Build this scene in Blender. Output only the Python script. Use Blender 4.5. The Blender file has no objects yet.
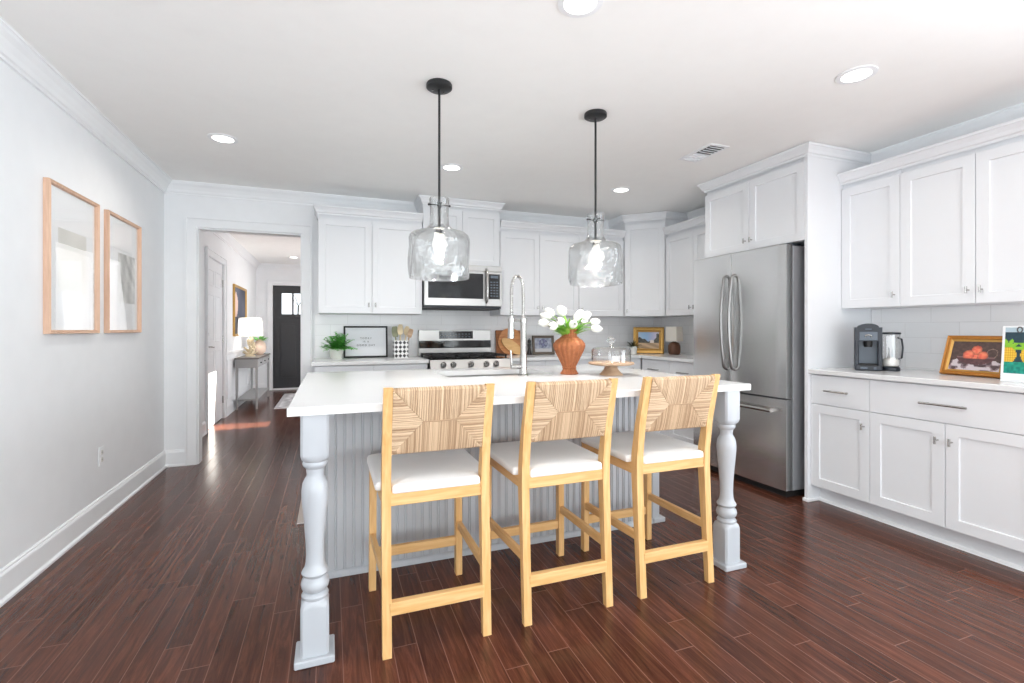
import bpy, bmesh, math, random
from mathutils import Vector, Matrix
random.seed(7)
PI = math.pi
scene = bpy.context.scene
COL = scene.collection

# ------------------------------------------------------------------ camera
CAM_H = 1.174
cam_data = bpy.data.cameras.new('camera')
cam = bpy.data.objects.new('camera', cam_data)
COL.objects.link(cam)
cam_data.sensor_fit = 'HORIZONTAL'
cam_data.sensor_width = 36.0
cam_data.lens = 36.0 * 481.0 / 1024.0
cam_data.shift_y = -(341.5 - 329.55) / 1024.0
cam_data.clip_start = 0.05
cam.location = (0, 0, CAM_H)
cam.rotation_euler = (PI / 2, 0, -0.3607)
scene.camera = cam

# ------------------------------------------------------------------ world, daylight, added fill lights, exposure
world = bpy.data.worlds.new('world')
scene.world = world
world.use_nodes = True
bg = world.node_tree.nodes['Background']
bg.inputs['Color'].default_value = (0.90, 0.95, 1.0, 1)
bg.inputs['Strength'].default_value = 3.0

def area_light(name, loc, rot, sx, sy, power, color):
    l = bpy.data.lights.new(name, 'AREA')
    l.shape = 'RECTANGLE'; l.size = sx; l.size_y = sy
    l.energy = power; l.color = color
    o = bpy.data.objects.new(name, l); COL.objects.link(o)
    o.location = loc; o.rotation_euler = rot
    return o

# area lights added as fill at the rear, side, left and hall openings
area_light('daylight_fill_rear', (0.9, -2.28, 0.95), (math.radians(132), 0, 0), 4.2, 1.7, 180, (0.90, 0.975, 1.0))  # window light from behind, tilted up as added fill for the ceiling
area_light('fill_side', (3.62, -0.35, 1.15), (math.radians(90), 0, math.radians(90)), 2.4, 1.8, 120, (0.84, 0.93, 1.0))  # added fill, brightens the left wall
bpy.data.lights['fill_side'].spread = math.radians(125)
area_light('fill_left', (-1.27, -1.20, 1.25), (math.radians(100), 0, math.radians(-90)), 1.8, 1.9, 26, (0.90, 0.955, 1.0))  # added fill, brightens the cabinets on the right
area_light('fill_hall', (0.42, 8.4, 1.25), (math.radians(95), 0, math.radians(90)), 1.9, 2.0, 26, (0.97, 0.985, 1.0))  # added general fill for the hall
sun_l = bpy.data.lights.new('sun', 'SUN'); sun_l.energy = 60.0; sun_l.angle = 0.01; sun_l.color = (1.0, 0.93, 0.82)
sun = bpy.data.objects.new('sun', sun_l); COL.objects.link(sun)
sun.rotation_euler = Vector((-0.80, -0.10, -0.56)).to_track_quat('-Z', 'Y').to_euler()
sun.location = (3, 8, 6)

scene.view_settings.view_transform = 'Standard'
scene.view_settings.look = 'None'
scene.view_settings.gamma = 1.0
scene.view_settings.use_curve_mapping = False
scene.view_settings.exposure = -0.76
scene.cycles.diffuse_bounces = 8
scene.cycles.max_bounces = 14
scene.cycles.transmission_bounces = 10
scene.cycles.transparent_max_bounces = 12
scene.cycles.sample_clamp_indirect = 6.0
scene.cycles.use_denoising = True

# ------------------------------------------------------------------ materials
def lin(c):
    return tuple(((v / 255.0) / 12.92 if v / 255.0 <= 0.04045 else ((v / 255.0 + 0.055) / 1.055) ** 2.4) for v in c) + (1.0,)

def new_mat(name):
    m = bpy.data.materials.new(name); m.use_nodes = True
    nt = m.node_tree
    return m, nt, nt.nodes['Principled BSDF']

def mat(name, rgb, rough=0.5, metal=0.0, var=0.03, scale=8.0, bump=0.0, bscale=200.0, spec=None, stretch=None, coat=0.0):
    """principled material with a procedural variation of its own colour and a fine bump"""
    m, nt, b = new_mat(name)
    L = nt.links; N = nt.nodes
    tc = N.new('ShaderNodeTexCoord'); mp = N.new('ShaderNodeMapping')
    L.new(tc.outputs['Object'], mp.inputs['Vector'])
    if stretch: mp.inputs['Scale'].default_value = stretch
    nz = N.new('ShaderNodeTexNoise'); nz.inputs['Scale'].default_value = scale; nz.inputs['Detail'].default_value = 3
    L.new(mp.outputs['Vector'], nz.inputs['Vector'])
    mx = N.new('ShaderNodeMix'); mx.data_type = 'RGBA'
    c = lin(rgb)
    mx.inputs['A'].default_value = tuple(max(0, v * (1 - var)) for v in c[:3]) + (1,)
    mx.inputs['B'].default_value = tuple(min(1, v * (1 + var)) for v in c[:3]) + (1,)
    L.new(nz.outputs['Fac'], mx.inputs['Factor'])
    L.new(mx.outputs['Result'], b.inputs['Base Color'])
    b.inputs['Roughness'].default_value = rough
    b.inputs['Metallic'].default_value = metal
    if spec is not None: b.inputs['Specular IOR Level'].default_value = spec
    if coat: b.inputs['Coat Weight'].default_value = coat
    if bump:
        n2 = N.new('ShaderNodeTexNoise'); n2.inputs['Scale'].default_value = bscale; n2.inputs['Detail'].default_value = 2
        L.new(mp.outputs['Vector'], n2.inputs['Vector'])
        bp = N.new('ShaderNodeBump'); bp.inputs['Strength'].default_value = bump; bp.inputs['Distance'].default_value = 0.002
        L.new(n2.outputs['Fac'], bp.inputs['Height']); L.new(bp.outputs['Normal'], b.inputs['Normal'])
    return m

def emit_mat(name, rgb, strength):
    m, nt, b = new_mat(name)
    b.inputs['Base Color'].default_value = lin(rgb)
    b.inputs['Emission Color'].default_value = lin(rgb)
    b.inputs['Emission Strength'].default_value = strength
    return m

def wood(name, dark, light, rough=0.45, axis='Z', scale=1.0):
    """straight grained timber, the grain along the given local axis"""
    m, nt, b = new_mat(name); L = nt.links; N = nt.nodes
    tc = N.new('ShaderNodeTexCoord'); mp = N.new('ShaderNodeMapping')
    st = {'X': (2, 22, 22), 'Y': (22, 2, 22), 'Z': (22, 22, 2)}[axis]
    mp.inputs['Scale'].default_value = tuple(s * scale for s in st)
    L.new(tc.outputs['Object'], mp.inputs['Vector'])
    nz = N.new('ShaderNodeTexNoise'); nz.inputs['Scale'].default_value = 3; nz.inputs['Detail'].default_value = 5
    nz.inputs['Distortion'].default_value = 0.6
    L.new(mp.outputs['Vector'], nz.inputs['Vector'])
    r = N.new('ShaderNodeValToRGB'); r.color_ramp.elements[0].position = 0.3; r.color_ramp.elements[1].position = 0.7
    r.color_ramp.elements[0].color = lin(dark); r.color_ramp.elements[1].color = lin(light)
    L.new(nz.outputs['Fac'], r.inputs['Fac']); L.new(r.outputs['Color'], b.inputs['Base Color'])
    b.inputs['Roughness'].default_value = rough
    return m

def floor_mat():
    """dark stained oak strips, 87 mm wide, running away from the camera"""
    m, nt, b = new_mat('dark_oak_floor'); L = nt.links; N = nt.nodes
    tc = N.new('ShaderNodeTexCoord'); sep = N.new('ShaderNodeSeparateXYZ')
    L.new(tc.outputs['Object'], sep.inputs['Vector'])
    def math_(op, a, b_=None):
        n = N.new('ShaderNodeMath'); n.operation = op
        if isinstance(a, (int, float)): n.inputs[0].default_value = a
        else: L.new(a, n.inputs[0])
        if b_ is not None:
            if isinstance(b_, (int, float)): n.inputs[1].default_value = b_
            else: L.new(b_, n.inputs[1])
        return n.outputs[0]
    u = math_('DIVIDE', math_('ADD', sep.outputs['X'], 50.012), 0.0872)
    row = math_('FLOOR', u); fu = math_('FRACT', u)
    wn = N.new('ShaderNodeTexWhiteNoise'); wn.noise_dimensions = '1D'; L.new(row, wn.inputs['W'])
    off = math_('MULTIPLY', wn.outputs['Value'], 7.0)
    v = math_('DIVIDE', math_('ADD', math_('ADD', sep.outputs['Y'], off), 40.0), 0.92)
    brd = math_('FLOOR', v); fv = math_('FRACT', v)
    cmb = N.new('ShaderNodeCombineXYZ'); L.new(row, cmb.inputs['X']); L.new(brd, cmb.inputs['Y'])
    wn2 = N.new('ShaderNodeTexWhiteNoise'); wn2.noise_dimensions = '2D'; L.new(cmb.outputs['Vector'], wn2.inputs['Vector'])
    # grain, shifted by board
    mp = N.new('ShaderNodeMapping'); mp.inputs['Scale'].default_value = (13, 0.8, 1)
    L.new(tc.outputs['Object'], mp.inputs['Vector'])
    sc = N.new('ShaderNodeVectorMath'); sc.operation = 'SCALE'; L.new(wn2.outputs['Color'], sc.inputs[0]); sc.inputs['Scale'].default_value = 30
    ad = N.new('ShaderNodeVectorMath'); ad.operation = 'ADD'; L.new(mp.outputs['Vector'], ad.inputs[0]); L.new(sc.outputs['Vector'], ad.inputs[1])
    g = N.new('ShaderNodeTexNoise'); g.inputs['Scale'].default_value = 3.2; g.inputs['Detail'].default_value = 8; g.inputs['Roughness'].default_value = 0.72
    g.inputs['Distortion'].default_value = 1.2
    L.new(ad.outputs['Vector'], g.inputs['Vector'])
    r = N.new('ShaderNodeValToRGB')
    e = r.color_ramp.elements
    e[0].position = 0.30; e[0].color = lin((54, 29, 20)); e[1].position = 0.72; e[1].color = lin((112, 68, 50))
    k = r.color_ramp.elements.new(0.5); k.color = lin((80, 45, 33))
    L.new(g.outputs['Fac'], r.inputs['Fac'])
    # board to board tone
    hsv = N.new('ShaderNodeHueSaturation'); L.new(r.outputs['Color'], hsv.inputs['Color'])
    val = math_('ADD', math_('MULTIPLY', wn2.outputs['Value'], 0.40), 0.80); L.new(val, hsv.inputs['Value'])
    # seams, coloured lighter to paint in light caught on the bevels
    du = math_('MINIMUM', fu, math_('SUBTRACT', 1.0, fu)); dv = math_('MINIMUM', fv, math_('SUBTRACT', 1.0, fv))
    su = math_('LESS_THAN', du, 0.017); sv = math_('LESS_THAN', dv, 0.0018)
    seam = math_('MAXIMUM', su, sv)
    mx = N.new('ShaderNodeMix'); mx.data_type = 'RGBA'; L.new(seam, mx.inputs['Factor'])
    L.new(hsv.outputs['Color'], mx.inputs['A']); mx.inputs['B'].default_value = lin((126, 88, 74))
    L.new(mx.outputs['Result'], b.inputs['Base Color'])
    rr = math_('ADD', math_('MULTIPLY', g.outputs['Fac'], 0.18), 0.12)
    L.new(rr, b.inputs['Roughness'])
    b.inputs['Specular IOR Level'].default_value = 0.27
    bp = N.new('ShaderNodeBump'); bp.inputs['Strength'].default_value = 0.28; bp.inputs['Distance'].default_value = 0.0015
    L.new(math_('SUBTRACT', g.outputs['Fac'], math_('MULTIPLY', seam, 0.8)), bp.inputs['Height'])
    L.new(bp.outputs['Normal'], b.inputs['Normal'])
    return m

def tile_mat(axis):
    m, nt, b = new_mat('white_subway_tile_' + axis); L = nt.links; N = nt.nodes
    tc = N.new('ShaderNodeTexCoord'); sep = N.new('ShaderNodeSeparateXYZ'); cmb = N.new('ShaderNodeCombineXYZ')
    L.new(tc.outputs['Object'], sep.inputs['Vector'])
    L.new(sep.outputs[axis], cmb.inputs['X']); L.new(sep.outputs['Z'], cmb.inputs['Y'])
    br = N.new('ShaderNodeTexBrick')
    br.inputs['Scale'].default_value = 1.0; br.inputs['Brick Width'].default_value = 0.305; br.inputs['Row Height'].default_value = 0.1018
    br.inputs['Mortar Size'].default_value = 0.0016; br.inputs['Mortar Smooth'].default_value = 0.1
    br.inputs['Color1'].default_value = lin((240, 240, 241)); br.inputs['Color2'].default_value = lin((236, 237, 238)); br.inputs['Mortar'].default_value = lin((222, 222, 222))
    L.new(cmb.outputs['Vector'], br.inputs['Vector']); L.new(br.outputs['Color'], b.inputs['Base Color'])
    b.inputs['Roughness'].default_value = 0.12
    bp = N.new('ShaderNodeBump'); bp.inputs['Strength'].default_value = 0.5; bp.inputs['Distance'].default_value = 0.002; bp.invert = True
    nz = N.new('ShaderNodeTexNoise'); nz.inputs['Scale'].default_value = 9
    L.new(tc.outputs['Object'], nz.inputs['Vector'])
    ma = N.new('ShaderNodeMath'); ma.operation = 'MULTIPLY_ADD'; L.new(nz.outputs['Fac'], ma.inputs[0]); ma.inputs[1].default_value = 0.5; L.new(br.outputs['Fac'], ma.inputs[2])
    L.new(ma.outputs[0], bp.inputs['Height']); L.new(bp.outputs['Normal'], b.inputs['Normal'])
    return m

def glass_mat(name, wavy=0.0, tint=(250, 252, 252), scale=14.0, ior=1.45):
    m, nt, b = new_mat(name); L = nt.links; N = nt.nodes
    b.inputs['Base Color'].default_value = lin(tint)
    b.inputs['Transmission Weight'].default_value = 1.0
    b.inputs['Roughness'].default_value = 0.0
    b.inputs['IOR'].default_value = ior
    if wavy:
        tc = N.new('ShaderNodeTexCoord'); nz = N.new('ShaderNodeTexNoise')
        nz.inputs['Scale'].default_value = scale; nz.inputs['Detail'].default_value = 1.5
        L.new(tc.outputs['Object'], nz.inputs['Vector'])
        bp = N.new('ShaderNodeBump'); bp.inputs['Strength'].default_value = wavy; bp.inputs['Distance'].default_value = 0.02
        L.new(nz.outputs['Fac'], bp.inputs['Height']); L.new(bp.outputs['Normal'], b.inputs['Normal'])
    return m

def pane_mat(name, reflect=1.0):
    """thin clear pane: lets light through and mirrors by its Fresnel"""
    m, nt, b = new_mat(name); L = nt.links; N = nt.nodes
    nt.nodes.remove(b)
    out = N['Material Output']
    tr = N.new('ShaderNodeBsdfTransparent'); gl = N.new('ShaderNodeBsdfGlossy'); gl.inputs['Roughness'].default_value = 0.02
    fr = N.new('ShaderNodeLayerWeight'); fr.inputs['Blend'].default_value = 0.5
    pw = N.new('ShaderNodeMath'); pw.operation = 'POWER'; L.new(fr.outputs['Facing'], pw.inputs[0]); pw.inputs[1].default_value = 5.0
    mu = N.new('ShaderNodeMath'); mu.operation = 'MULTIPLY_ADD'; mu.use_clamp = True; mu.inputs[1].default_value = 0.9 * reflect; mu.inputs[2].default_value = 0.035 * reflect; L.new(pw.outputs[0], mu.inputs[0])
    mx = N.new('ShaderNodeMixShader'); L.new(mu.outputs[0], mx.inputs[0]); L.new(tr.outputs[0], mx.inputs[1]); L.new(gl.outputs[0], mx.inputs[2])
    L.new(mx.outputs[0], out.inputs['Surface'])
    return m

def steel_mat(name, rgb=(226, 226, 225), rough=0.24, axis='Z'):
    m, nt, b = new_mat(name); L = nt.links; N = nt.nodes
    b.inputs['Base Color'].default_value = lin(rgb); b.inputs['Metallic'].default_value = 1.0
    tc = N.new('ShaderNodeTexCoord'); mp = N.new('ShaderNodeMapping')
    mp.inputs['Scale'].default_value = {'Z': (60, 60, 1.0), 'X': (1.0, 60, 60), 'Y': (60, 1.0, 60)}[axis]
    L.new(tc.outputs['Object'], mp.inputs['Vector'])
    nz = N.new('ShaderNodeTexNoise'); nz.inputs['Scale'].default_value = 1.0; nz.inputs['Detail'].default_value = 3
    L.new(mp.outputs['Vector'], nz.inputs['Vector'])
    ma = N.new('ShaderNodeMath'); ma.operation = 'MULTIPLY_ADD'; L.new(nz.outputs['Fac'], ma.inputs[0]); ma.inputs[1].default_value = 0.06; ma.inputs[2].default_value = rough - 0.03
    L.new(ma.outputs[0], b.inputs['Roughness'])
    return m

def island_random_mat(name, dark, light, rough=0.7):
    """each strand has its own tone"""
    m, nt, b = new_mat(name); L = nt.links; N = nt.nodes
    ge = N.new('ShaderNodeNewGeometry'); r = N.new('ShaderNodeValToRGB')
    r.color_ramp.elements[0].color = lin(dark); r.color_ramp.elements[1].color = lin(light)
    L.new(ge.outputs['Random Per Island'], r.inputs['Fac']); L.new(r.outputs['Color'], b.inputs['Base Color'])
    b.inputs['Roughness'].default_value = rough
    return m

def attr_mat(name, rough=0.5):
    m, nt, b = new_mat(name)
    a = nt.nodes.new('ShaderNodeVertexColor'); a.layer_name = 'Col'
    nt.links.new(a.outputs['Color'], b.inputs['Base Color'])
    b.inputs['Roughness'].default_value = rough
    return m

M = dict(
    wall=mat('pale_grey_wall_paint', (240, 242, 244), 0.6, bump=0.05),
    ceiling=mat('white_ceiling_paint', (250, 250, 248), 0.7),
    trim=mat('white_trim_paint', (242, 244, 246), 0.32),
    cab=mat('white_cabinet_paint', (229, 231, 234), 0.3, var=0.01),
    cabin=mat('cabinet_carcass_white', (225, 226, 228), 0.5, var=0.01),
    gap=mat('shadow_gap_grey', (90, 91, 93), 0.7),
    quartz=mat('white_quartz', (228, 229, 230), 0.16, var=0.015, scale=5),
    island=mat('grey_island_paint', (196, 199, 203), 0.42, var=0.01),
    post=mat('pale_grey_post_paint', (182, 186, 191), 0.35, var=0.01),
    floor=floor_mat(),
    tilex=tile_mat('X'), tiley=tile_mat('Y'),
    steel=steel_mat('brushed_steel'), steelx=steel_mat('brushed_steel_across', rgb=(186, 185, 183), rough=0.3, axis='X'),
    chrome=mat('satin_nickel', (185, 183, 180), 0.22, 1.0, var=0.02),
    handle=mat('brushed_handle_steel', (150, 149, 148), 0.32, 1.0, var=0.02),
    fridge_side=mat('grey_fridge_side', (140, 141, 145), 0.45, 0.0),
    black=mat('black_metal', (38, 39, 41), 0.4, 0.3),
    blackgloss=mat('black_glass', (22, 24, 27), 0.06),
    iron=mat('cast_iron', (30, 30, 31), 0.55),
    darkplastic=mat('charcoal_plastic', (36, 41, 50), 0.38),
    greyplastic=mat('mid_grey_plastic', (88, 98, 110), 0.3),
    oak=wood('light_oak', (212, 163, 100), (232, 191, 134), 0.45, 'Z'),
    oakx=wood('light_oak_cross', (212, 163, 100), (232, 191, 134), 0.45, 'X'),
    oaky=wood('light_oak_side', (212, 163, 100), (232, 191, 134), 0.45, 'Y'),
    rush=island_random_mat('woven_rush', (158, 127, 97), (220, 194, 162)),
    rushcore=mat('rush_core', (178, 148, 116), 0.9),
    cushion=mat('white_upholstery', (248, 247, 245), 0.8, bump=0.2, bscale=500),
    shade=glass_mat('wavy_clear_glass', 0.7, scale=15, ior=1.45),
    clear=pane_mat('clear_pane'), dome=pane_mat('thin_dome_glass', 2.2),
    bulb=emit_mat('glowing_bulb', (255, 250, 240), 6.0),
    lamp_disc=emit_mat('downlight_lens', (255, 252, 246), 7.0),
    wicker=None,
    tulip=mat('white_petal', (250, 249, 243), 0.55), green=mat('fresh_green_leaf', (150, 204, 84), 0.5, var=0.2, scale=30),
    fern=mat('fern_green', (108, 190, 86), 0.5, var=0.3, scale=40), darkgreen=mat('dark_green_leaf', (52, 74, 48), 0.5, var=0.3, scale=40),
    ceramic=mat('white_ceramic', (238, 237, 232), 0.25), standwood=wood('pale_wood', (176, 146, 118), (206, 178, 150), 0.55, 'X', 0.6),
    pinkwood=wood('pinkish_oak', (208, 170, 144), (228, 192, 166), 0.5, 'Z'), gold=mat('antique_gold', (190, 150, 82), 0.38, 0.55, var=0.25, scale=60),
    goldwood=mat('gilded_brown_wood', (176, 116, 44), 0.4, 0.25, var=0.25, scale=40), goldlight=mat('bright_gilt', (206, 160, 86), 0.35, 0.4, var=0.15, scale=40),
    brownframe=mat('weathered_brown_frame', (98, 88, 78), 0.6, var=0.2, scale=60),
    board_dark=wood('walnut_board', (128, 74, 38), (176, 110, 62), 0.5, 'X'), board_light=wood('acacia_board', (176, 108, 58), (222, 158, 100), 0.45, 'X'),
    blackdoor=mat('charcoal_door_paint', (48, 48, 51), 0.4), paper=attr_mat('printed_picture', 0.6), glosspaper=attr_mat('varnished_picture', 0.35),
    linen=mat('white_lamp_linen', (250, 249, 246), 0.85, bump=0.15, bscale=400), coral=mat('cream_coral_ceramic', (236, 222, 192), 0.5, var=0.1, scale=40),
    consolegrey=mat('grey_washed_wood', (165, 165, 165), 0.5, var=0.12, scale=14, stretch=(8, 1, 8)), consoletop=mat('grey_brown_stained_top', (112, 106, 102), 0.35, var=0.12, scale=14),
    rug=attr_mat('woven_rug', 0.95), brownlamp=mat('dark_brown_lamp_base', (92, 56, 36), 0.35, var=0.2, scale=30),
    olive=mat('sage_silicone', (140, 144, 116), 0.55), palewood=mat('pale_utensil_wood', (224, 206, 170), 0.6, var=0.08, scale=30),
    pink=mat('blush_ceramic', (226, 200, 182), 0.4), foliage_out=mat('garden_leaf', (34, 40, 32), 0.6), checker=attr_mat('checkered_glaze', 0.3),
    letter=mat('black_ink', (60, 62, 66), 0.7), whitepaper=mat('white_paper', (240, 242, 244), 0.6),
)

def wicker_mat():
    m, nt, b = new_mat('orange_wicker'); L = nt.links; N = nt.nodes
    tc = N.new('ShaderNodeTexCoord'); wv = N.new('ShaderNodeTexWave'); wv.bands_direction = 'Z'; wv.inputs['Scale'].default_value = 62; wv.inputs['Distortion'].default_value = 1.0
    wv.inputs['Detail'].default_value = 1
    L.new(tc.outputs['Object'], wv.inputs['Vector'])
    nz = N.new('ShaderNodeTexNoise'); nz.inputs['Scale'].default_value = 60; L.new(tc.outputs['Object'], nz.inputs['Vector'])
    ma = N.new('ShaderNodeMath'); ma.operation = 'MULTIPLY_ADD'; L.new(wv.outputs['Fac'], ma.inputs[0]); ma.inputs[1].default_value = 0.5
    hf = N.new('ShaderNodeMath'); hf.operation = 'MULTIPLY'; L.new(nz.outputs['Fac'], hf.inputs[0]); hf.inputs[1].default_value = 0.5
    L.new(hf.outputs[0], ma.inputs[2])
    r = N.new('ShaderNodeValToRGB'); r.color_ramp.elements[0].position = 0.2; r.color_ramp.elements[0].color = lin((136, 72, 40)); r.color_ramp.elements[1].position = 0.75; r.color_ramp.elements[1].color = lin((200, 126, 80))
    L.new(ma.outputs[0], r.inputs['Fac']); L.new(r.outputs['Color'], b.inputs['Base Color'])
    b.inputs['Roughness'].default_value = 0.65
    bp = N.new('ShaderNodeBump'); bp.inputs['Strength'].default_value = 0.6; bp.inputs['Distance'].default_value = 0.003
    L.new(wv.outputs['Fac'], bp.inputs['Height']); L.new(bp.outputs['Normal'], b.inputs['Normal'])
    return m
M['wicker'] = wicker_mat()
nl_ = M['linen'].node_tree; bl_ = nl_.nodes['Principled BSDF']
ml_ = nl_.nodes.new('ShaderNodeMixShader'); tl_ = nl_.nodes.new('ShaderNodeBsdfTranslucent'); tl_.inputs['Color'].default_value = lin((250, 246, 236)); ml_.inputs[0].default_value = 0.5
nl_.links.new(bl_.outputs[0], ml_.inputs[1]); nl_.links.new(tl_.outputs[0], ml_.inputs[2]); nl_.links.new(ml_.outputs[0], nl_.nodes['Material Output'].inputs['Surface'])
# the pendants' blown glass: refracting ripples, half of the light passes straight through its thin wall
nt_ = M['shade'].node_tree; b_ = nt_.nodes['Principled BSDF']
mx_ = nt_.nodes.new('ShaderNodeMixShader'); tr_ = nt_.nodes.new('ShaderNodeBsdfTransparent'); mx_.inputs[0].default_value = 0.33
nt_.links.new(b_.outputs[0], mx_.inputs[1]); nt_.links.new(tr_.outputs[0], mx_.inputs[2]); nt_.links.new(mx_.outputs[0], nt_.nodes['Material Output'].inputs['Surface'])

# ------------------------------------------------------------------ mesh building
class MB:
    def __init__(s): s.bm = bmesh.new()
    def box(s, x0, y0, z0, x1, y1, z1, bev=0.0, seg=1, mi=0):
        xs, ys, zs = sorted((x0, x1)), sorted((y0, y1)), sorted((z0, z1))
        v = [s.bm.verts.new((x, y, z)) for x in xs for y in ys for z in zs]
        f = [s.bm.faces.new([v[i] for i in q]) for q in ((0, 1, 3, 2), (4, 6, 7, 5), (0, 4, 5, 1), (2, 3, 7, 6), (0, 2, 6, 4), (1, 5, 7, 3))]
        for q in f: q.material_index = mi
        if bev:
            es = list({e for q in f for e in q.edges})
            r = bmesh.ops.bevel(s.bm, geom=es, offset=bev, segments=seg, affect='EDGES', profile=0.5, clamp_overlap=True)
            for q in r['faces']: q.material_index = mi
        return s
    def bar(s, a, b, w, d, up=(0, 1, 0), bev=0.0, w2=None, d2=None):
        """rectangular bar from a to b: w across, d along up"""
        a, b = Vector(a), Vector(b); t = (b - a).normalized(); up = Vector(up)
        side = t.cross(up).normalized(); up2 = side.cross(t).normalized()
        w2 = w if w2 is None else w2; d2 = d if d2 is None else d2
        vs = []
        for p, ww, dd in ((a, w, d), (b, w2, d2)):
            vs.append([s.bm.verts.new(p + side * sx * ww / 2 + up2 * sy * dd / 2) for sx, sy in ((-1, -1), (1, -1), (1, 1), (-1, 1))])
        A, B = vs
        f = [s.bm.faces.new(A[::-1]), s.bm.faces.new(B)]
        for i in range(4): f.append(s.bm.faces.new((A[i], A[(i + 1) % 4], B[(i + 1) % 4], B[i])))
        if bev:
            es = list({e for q in f for e in q.edges}); bmesh.ops.bevel(s.bm, geom=es, offset=bev, segments=1, affect='EDGES', clamp_overlap=True)
        return s
    def rects(s, rings, cap=True):
        """loft through rings of points"""
        R = [[s.bm.verts.new(p) for p in r] for r in rings]
        n = len(R[0])
        for a, b in zip(R, R[1:]):
            for i in range(n): s.bm.faces.new((a[i], a[(i + 1) % n], b[(i + 1) % n], b[i]))
        if cap: s.bm.faces.new(R[0][::-1]); s.bm.faces.new(R[-1])
        return s
    def lathe(s, prof, cx=0, cy=0, n=32, cap=True, fn=None):
        rings = []
        for r, z in prof:
            ring = []
            for i in range(n):
                a = 2 * PI * i / n
                rr = r * (fn(a, z) if fn else 1)
                ring.append((cx + rr * math.cos(a), cy + rr * math.sin(a), z))
            rings.append(ring)
        return s.rects(rings, cap)
    def cyl(s, a, b, r, n=16, r2=None):
        return s.tube([a, b], r if r2 is None else [r, r2], n)
    def tube(s, pts, r, n=8, cap=True):
        pts = [Vector(p) for p in pts]; rs = r if isinstance(r, (list, tuple)) else [r] * len(pts)
        rings = []; prev = None
        for i, p in enumerate(pts):
            t = (pts[min(i + 1, len(pts) - 1)] - pts[max(i - 1, 0)]).normalized()
            if prev is None:
                ref = Vector((0, 0, 1)) if abs(t.z) < 0.9 else Vector((1, 0, 0))
                u = t.cross(ref).normalized()
            else:
                u = (prev - t * prev.dot(t)).normalized()
            prev = u; w = t.cross(u)
            rings.append([p + (u * math.cos(2 * PI * k / n) + w * math.sin(2 * PI * k / n)) * rs[i] for k in range(n)])
        return s.rects(rings, cap)
    def prism(s, pts, fn, depth):
        """polygon pts (2D) mapped by fn(a,b,t) and extruded t: 0..depth"""
        A = [s.bm.verts.new(fn(a, b, 0)) for a, b in pts]; B = [s.bm.verts.new(fn(a, b, depth)) for a, b in pts]
        n = len(pts); s.bm.faces.new(A[::-1]); s.bm.faces.new(B)
        for i in range(n): s.bm.faces.new((A[i], A[(i + 1) % n], B[(i + 1) % n], B[i]))
        return s
    def sweep(s, path, prof, z=0.0):
        """profile (out, z) swept along a 2D path, out to the right of travel, mitred"""
        P = [Vector(p) for p in path]; rings = []
        for i, p in enumerate(P):
            def nrm(a, b):
                d = (b - a).normalized(); return Vector((d.y, -d.x))
            if i == 0: m = nrm(P[0], P[1])
            elif i == len(P) - 1: m = nrm(P[-2], P[-1])
            else:
                n1, n2 = nrm(P[i - 1], p), nrm(p, P[i + 1]); m = (n1 + n2); m = m / max(0.2, m.dot(n1))
            rings.append([(p.x + m.x * o, p.y + m.y * o, z + h) for o, h in prof])
        return s.rects(rings)
    def ball(s, c, r, sx=1, sy=1, sz=1, n=12):
        m = Matrix.Translation(c) @ Matrix.Diagonal((r * sx, r * sy, r * sz, 1))
        bmesh.ops.create_uvsphere(s.bm, u_segments=n, v_segments=max(6, n * 2 // 3), radius=1, matrix=m)
        return s
    def leaf(s, base, direction, length, width, bend=0.3, up=(0, 0, 1), n=5):
        d = Vector(direction).normalized(); up = Vector(up)
        sd = d.cross(up); sd = sd.normalized() if sd.length > 1e-4 else Vector((1, 0, 0))
        nu = sd.cross(d).normalized(); L_, R_ = [], []
        for i in range(n + 1):
            t = i / n; w = width * math.sin(PI * min(1, 0.12 + 0.88 * t)) * 0.5 if i < n else 0.0005
            p = Vector(base) + d * length * t - nu * bend * length * t * t
            L_.append(s.bm.verts.new(p - sd * w)); R_.append(s.bm.verts.new(p + sd * w))
        for i in range(n): s.bm.faces.new((L_[i], R_[i], R_[i + 1], L_[i + 1]))
        return s
    def image(s, fn3, nx, ny, fcol):
        """a flat grid whose cells carry the colours of a picture: fn3(u,v) -> point, fcol(u,v) -> sRGB 0..255"""
        lay = s.bm.loops.layers.color.get('Col') or s.bm.loops.layers.color.new('Col')
        g = [[s.bm.verts.new(fn3(i / nx, j / ny)) for j in range(ny + 1)] for i in range(nx + 1)]
        for i in range(nx):
            for j in range(ny):
                f = s.bm.faces.new((g[i][j], g[i + 1][j], g[i + 1][j + 1], g[i][j + 1]))
                c = fcol((i + .5) / nx, (j + .5) / ny)
                for l in f.loops: l[lay] = tuple(v / 255 for v in c) + (1.0,)
        return s

def obj(name, mb, mats, parent=None, smooth=False, label=None, angle=None, fix=True):
    if fix: bmesh.ops.recalc_face_normals(mb.bm, faces=mb.bm.faces[:])
    me = bpy.data.meshes.new(name); mb.bm.to_mesh(me); mb.bm.free()
    o = bpy.data.objects.new(name, me); COL.objects.link(o)
    for m in (mats if isinstance(mats, (list, tuple)) else [mats]): me.materials.append(m)
    if smooth:
        for p in me.polygons: p.use_smooth = True
        try: me.set_sharp_from_angle(angle=math.radians(angle or 40))
        except Exception: pass
    if parent is not None: o.parent = parent
    if label: o['label'] = label
    return o

def thing(name, label, cat, loc=(0, 0, 0), rz=0.0, group=None, rx=0.0):
    o = bpy.data.objects.new(name, None); COL.objects.link(o)
    o.empty_display_size = 0.05
    o.location = loc; o.rotation_euler = (rx, 0, rz); o['label'] = label; o['category'] = cat
    if group: o['group'] = group
    return o

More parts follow.
